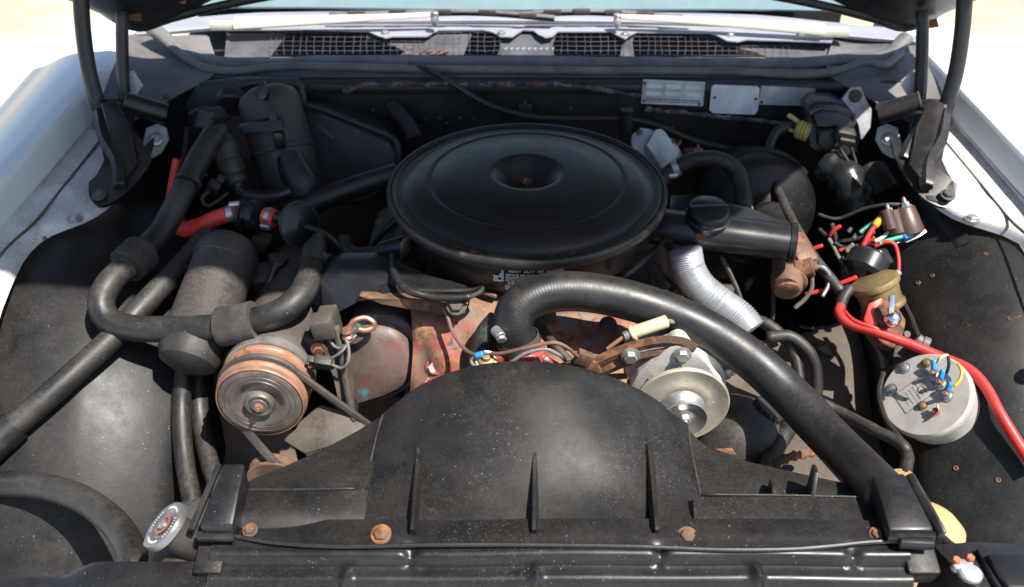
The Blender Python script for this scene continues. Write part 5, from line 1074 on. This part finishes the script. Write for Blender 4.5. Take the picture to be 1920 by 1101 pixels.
# silver can
cn3 = V((-.75, -.31, .80)).normalized(); c3 = P(1734, 739, .35)
can = thing('silver_can', 'round silver can with wired studs on the right inner fender', 'can', c3-V((0, 0, .06)))
u3, v3, _n = basis(cn3)
shell = mk('shell', lathe([(.052, -.062), (.0575, -.058), (.0585, -.024), (.0585, -.020), (.0625, -.018), (.0635, -.014), (.0632, -.004), (.0605, -.0005), (.0, .0)], c3, cn3, 80), M['can'], can)
def onface(px, py):                                # point of the can's face seen in that direction
    v = (550.5-py)/F_PX; d = V(((px-960)/F_PX, _c+v*_s, -_s+v*_c)); t = (c3-CAM).dot(cn3)/d.dot(cn3); return CAM+d*t
for k, (px, py) in enumerate(((1749, 702), (1762, 719), (1774, 741))):
    s_ = onface(px+3, py+2)
    st = mk('stud', [lathe([(.0085, 0), (.0085, .0012), (.006, .002), (.006, .0055), (0, .006)], s_, cn3, 6 if k else 6), lathe([(.0085, .0), (.0092, .001), (.0, .001)], s_, cn3, 20)], M['zinc'], can)
    mk('copper_tip', cyl(s_+cn3*.005, s_+cn3*.014, .0032, 10), M['copper'], st)
    cr = [(1757, 682), (1774, 700), (1789, 725)][k]
    mk('crimp', tube([onface(px+5, py-6)+cn3*.007, onface(*cr)+cn3*.012], .0038, 10, 3), M['blue'], st)
for px, py, r in ((1737, 681, .005), (1671, 731, .0065), (1696, 690, .006), (1730, 761, .005)):
    s_ = onface(px, py)
    mk('screw', [lathe([(r*1.5, 0), (r*1.5, .0008), (r, .001), (r*.95, .004), (r*.5, .0052), (0, .0053)], s_, cn3, 18)], M['gold'] if r < .0055 else M['zinc'], can)
s_ = onface(1757, 773)
mk('bare_clip', [tube([onface(1748, 784)+cn3*.004, onface(1757, 780)+cn3*.006, onface(1764, 773)+cn3*.008, onface(1762, 762)+cn3*.010], .003, 8, 5, flat=.5), cyl(s_, s_+cn3*.008, .0045, 12)], M['copper'], can)
prn = []
def seg(a, b, wd=.0006): 
    p, q = onface(*a)+cn3*.0002, onface(*b)+cn3*.0002; d = (q-p); prn.append(box((p+q)/2, (d.length, wd, .0003), rotm(d, cn3.cross(d), cn3)))
fr4 = [(1735, 699), (1676, 742), (1699, 776), (1759, 731)]
for k in range(4): seg(fr4[k], fr4[(k+1) % 4])
seg((1722, 709), (1731, 722)); seg((1740, 706), (1756, 728), .0012)
for j in range(7):                                  # the worn lines of print
    t = .16+.11*j; a = V((1735, 699, 0)).lerp(V((1676, 742, 0)), t); b = V((1759, 731, 0)).lerp(V((1699, 776, 0)), t); u = .2
    while u < .82:
        l = random.choice((.02, .03, .045)) if j not in (3,) else .05
        p = a.lerp(b, u); q = a.lerp(b, u+l); seg((p.x, p.y), (q.x, q.y), .0008 if j != 3 else .0018); u += l+random.choice((.02, .03, .07))
mk('worn_print', prn, M['dark_print'], shell, kind='stuff')
om = [onface(1728, 731)+cn3*.0002+(u3*math.cos(a)+v3*math.sin(a))*.0055 for a in [2*math.pi*k/20 for k in range(21)]]
mk('round_emblem', tube(om, .0004, 5, 1, straight=True), M['dark_print'], shell)
lead('green and white wire from the upper stud of the silver can', [(1757, 681, .345), (1765, 670, .345), (1776, 666, .35)], .0022, 'creamwire')
lead('dark green wire between the studs of the silver can', [(1775, 700, .335), (1779, 685, .338), (1778, 668, .345)], .0022, 'wireblack')
lead('yellow wire on the lower stud of the silver can', [(1790, 724, .33), (1800, 712, .335), (1803, 695, .345), (1796, 682, .355)], .0022, 'yellow')
# harness along the inner fender to the battery
hn = thing('wiring_harness', 'black wrapped cable running from the hose down to the battery', 'cable', P(1740, 960, .1))
mk('cable', tube(Q([(1540, 755, .36), (1580, 775, .34), (1640, 806, .30), (1688, 832, .27), (1702, 856, .25), (1699, 890, .21), (1722, 930, .165), (1742, 965, .125), (1752, 1000, .085), (1778, 1026, .05), (1800, 1040, .03)]), .0083, 14, 8, rf=lambda t, l: 1+.03*math.sin(l*260)), M['rubber'], hn)
mk('clamp', [cyl(P(1722, 938, .14), P(1734, 950, .13), .010, 12), cyl(P(1728, 952, .13), P(1732, 962, .125), .008, 12)], M['greasy'], hn)
mk('bare_end', cyl(P(1795, 1038, .034), P(1803, 1044, .030), .006, 10), M['copper'], hn)
bt = thing('washer_bottle', 'yellowed plastic bottle tucked between shroud and right inner fender', 'bottle', P(1735, 960, .13)+V((0, 0, -.12)))
mk('body', lathe([(.02, -.14), (.045, -.13), (.048, -.03), (.044, -.012), (.03, .0), (.016, .004), (.0, .005)], P(1748, 965, .145), (.15, .2, 1), 36), M['bottle'], bt)
mk('neck', cyl(P(1688, 905, .20), P(1686, 888, .205), .017, 20), M['bottle'], bt)
mk('radiator_strap', prism(Q([(1700, 925, .125), (1716, 930, .12), (1790, 1062, .0), (1786, 1082, -.01), (1764, 1030, .03)]), .006, .001), M['support'], label='black diagonal strap beside the right radiator mount', cat='strap')
# battery
ba = thing('battery', 'black battery at the lower right corner with corroded side terminal', 'battery', P(1850, 1060, z=.70))
z0 = .845
def tq_(px, py, dz=0): return P(px, py, z=z0+dz)
mk('case', extr([tq_(1748, 1020), tq_(1826, 1016), tq_(1980, 1020), tq_(2060, 1140), tq_(1860, 1140)], (0, 0, -.16), .003), M['battery'], ba)
mk('lid', extr([tq_(1830, 1026, .008), tq_(1970, 1026, .008), tq_(2040, 1120, .008), tq_(1882, 1120, .008)], (0, 0, -.012), .003), M['battery'], ba)
mk('vent_cover', extr([tq_(1850, 1037, .015), tq_(1980, 1037, .015), tq_(2030, 1110, .015), tq_(1890, 1100, .015)], (0, 0, -.01), .003), M['battery'], ba)
tm = mk('terminal_clamp', extr([tq_(1784, 1052, .008), tq_(1800, 1046, .008), tq_(1820, 1044, .008), tq_(1828, 1052, .008), tq_(1824, 1063, .008), tq_(1796, 1066, .008), tq_(1786, 1060, .008)], (0, 0, -.01), .003, 3), M['lead'], ba, label='corroded lead terminal clamp')
for px, py in ((1792, 1051), (1818, 1047)): mk('terminal_bolt', bolt(tq_(px, py+2, .008), (0, -.1, 1), .0044, .005, False), M['orange'], tm)
mk('stud_cap', lathe([(.012, 0), (.012, .004), (.010, .006), (.0, .007)], tq_(1818, 1078, .002), (0, 0, 1), 24), M['tin'], ba)
# rust spots and self tapping holes on the right inner fender
for px, py, z in ((1748, 517, 0), (1722, 531, 0), (1848, 476, 0), (1893, 598, 0), (1792, 878, 0), (1871, 900, 0)):
    # find the sheet below that direction
    best = None
    v = (550.5-py)/F_PX; d = V(((px-960)/F_PX, _c+v*_s, -_s+v*_c))
    loc = whr.location; ok, hit, nn, _i = whr.ray_cast(CAM-loc, d.normalized())
    if ok: mk('rivet', lathe([(.004, -.001), (.0036, .0008), (.0025, .0016), (.0018, .0004), (0, .0004)], hit+loc, nn if nn.z > 0 else -nn, 12), M['rusty'], whr)

# ================================================================== small lines and clamps that fill the bay
def clampband(label, pts, r, scr):
    th = thing('hose_clamp', label, 'clamp', P(*pts[0]), 'worm drive clamps')
    a, b = P(*pts[0]), P(*pts[1]); d = (b-a).normalized()
    mk('band', lathe([(r, -.005), (r+.0012, -.005), (r+.0012, .005), (r, .005), (r, -.005)], a, d, 32), M['zinc'], th)
    q = P(*scr); mk('worm_screw', cyl(q-V((.008, 0, 0)), q+V((.008, 0, .002)), .0048, 10), M['zinc'], th)
clampband('steel clamp round the red hose where it meets the heater valve', ((436, 400, .62), (450, 397, .62)), .0134, (440, 384, .61))
clampband('steel clamp near the top of the arching hose behind the snorkel', ((1268, 315, .79), (1300, 300, .79)), .0140, (1262, 330, .775))
for lab, pts, r, m in (
    ('dark ignition lead, upper one dropping behind the left valve cover', [(735, 500, .52), (752, 530, .50), (748, 560, .49), (722, 585, .48)], .0045, 'rubber_clean'),
    ('dark ignition lead, lower one dropping behind the left valve cover', [(770, 520, .50), (778, 548, .48), (762, 580, .47), (742, 595, .46)], .0045, 'rubber_clean'),
    ('brown vacuum line below the front of the air cleaner', [(820, 535, .45), (860, 548, .44), (900, 548, .43), (930, 556, .42)], .003, 'wirebrown'),
    ('dark ignition lead running right below the air cleaner', [(1120, 560, .46), (1180, 568, .47), (1240, 560, .50), (1262, 540, .53)], .0045, 'rubber_clean'),
    ('thin throttle cable right of the air cleaner', [(1225, 500, .55), (1248, 520, .54), (1290, 560, .50), (1312, 590, .47)], .003, 'wireblack'),
    ('thin grey lead along the compressor front ear', [(652, 640, .36), (640, 652, .358), (628, 650, .36), (616, 636, .37)], .0022, 'wiregrey'),
    ('black lead running behind the red wires to the booster', [(1536, 430, .68), (1556, 446, .66), (1580, 452, .645), (1612, 446, .64), (1640, 436, .64)], .0038, 'wireblack'),
    ('black lead falling between booster and prong block', [(1560, 420, .67), (1568, 452, .65), (1578, 480, .63), (1580, 520, .60), (1570, 560, .57)], .0042, 'wireblack'),
    ('dusty lead hooking under the brown relay', [(1618, 470, .61), (1600, 480, .61), (1588, 470, .62), (1600, 458, .625)], .0035, 'wiregrey'),
    ('dark lead along the foot of the silver can', [(1656, 700, .42), (1648, 740, .38), (1662, 790, .33), (1690, 826, .285)], .0045, 'wireblack'),
    ('dark lead low behind the red cable', [(1500, 612, .55), (1530, 616, .54), (1566, 610, .53), (1590, 600, .53)], .003, 'wireblack'),
    ('black pipe running down the left of the heater case', [(352, 240, .86), (346, 290, .82), (330, 330, .78), (322, 372, .73)], .005, 'rubber_clean'),
    ('thin pipe crossing above the expansion valve', [(356, 215, .88), (376, 205, .88), (400, 208, .87), (430, 222, .85)], .004, 'greasy')):
    wire(lab, pts, r, m)
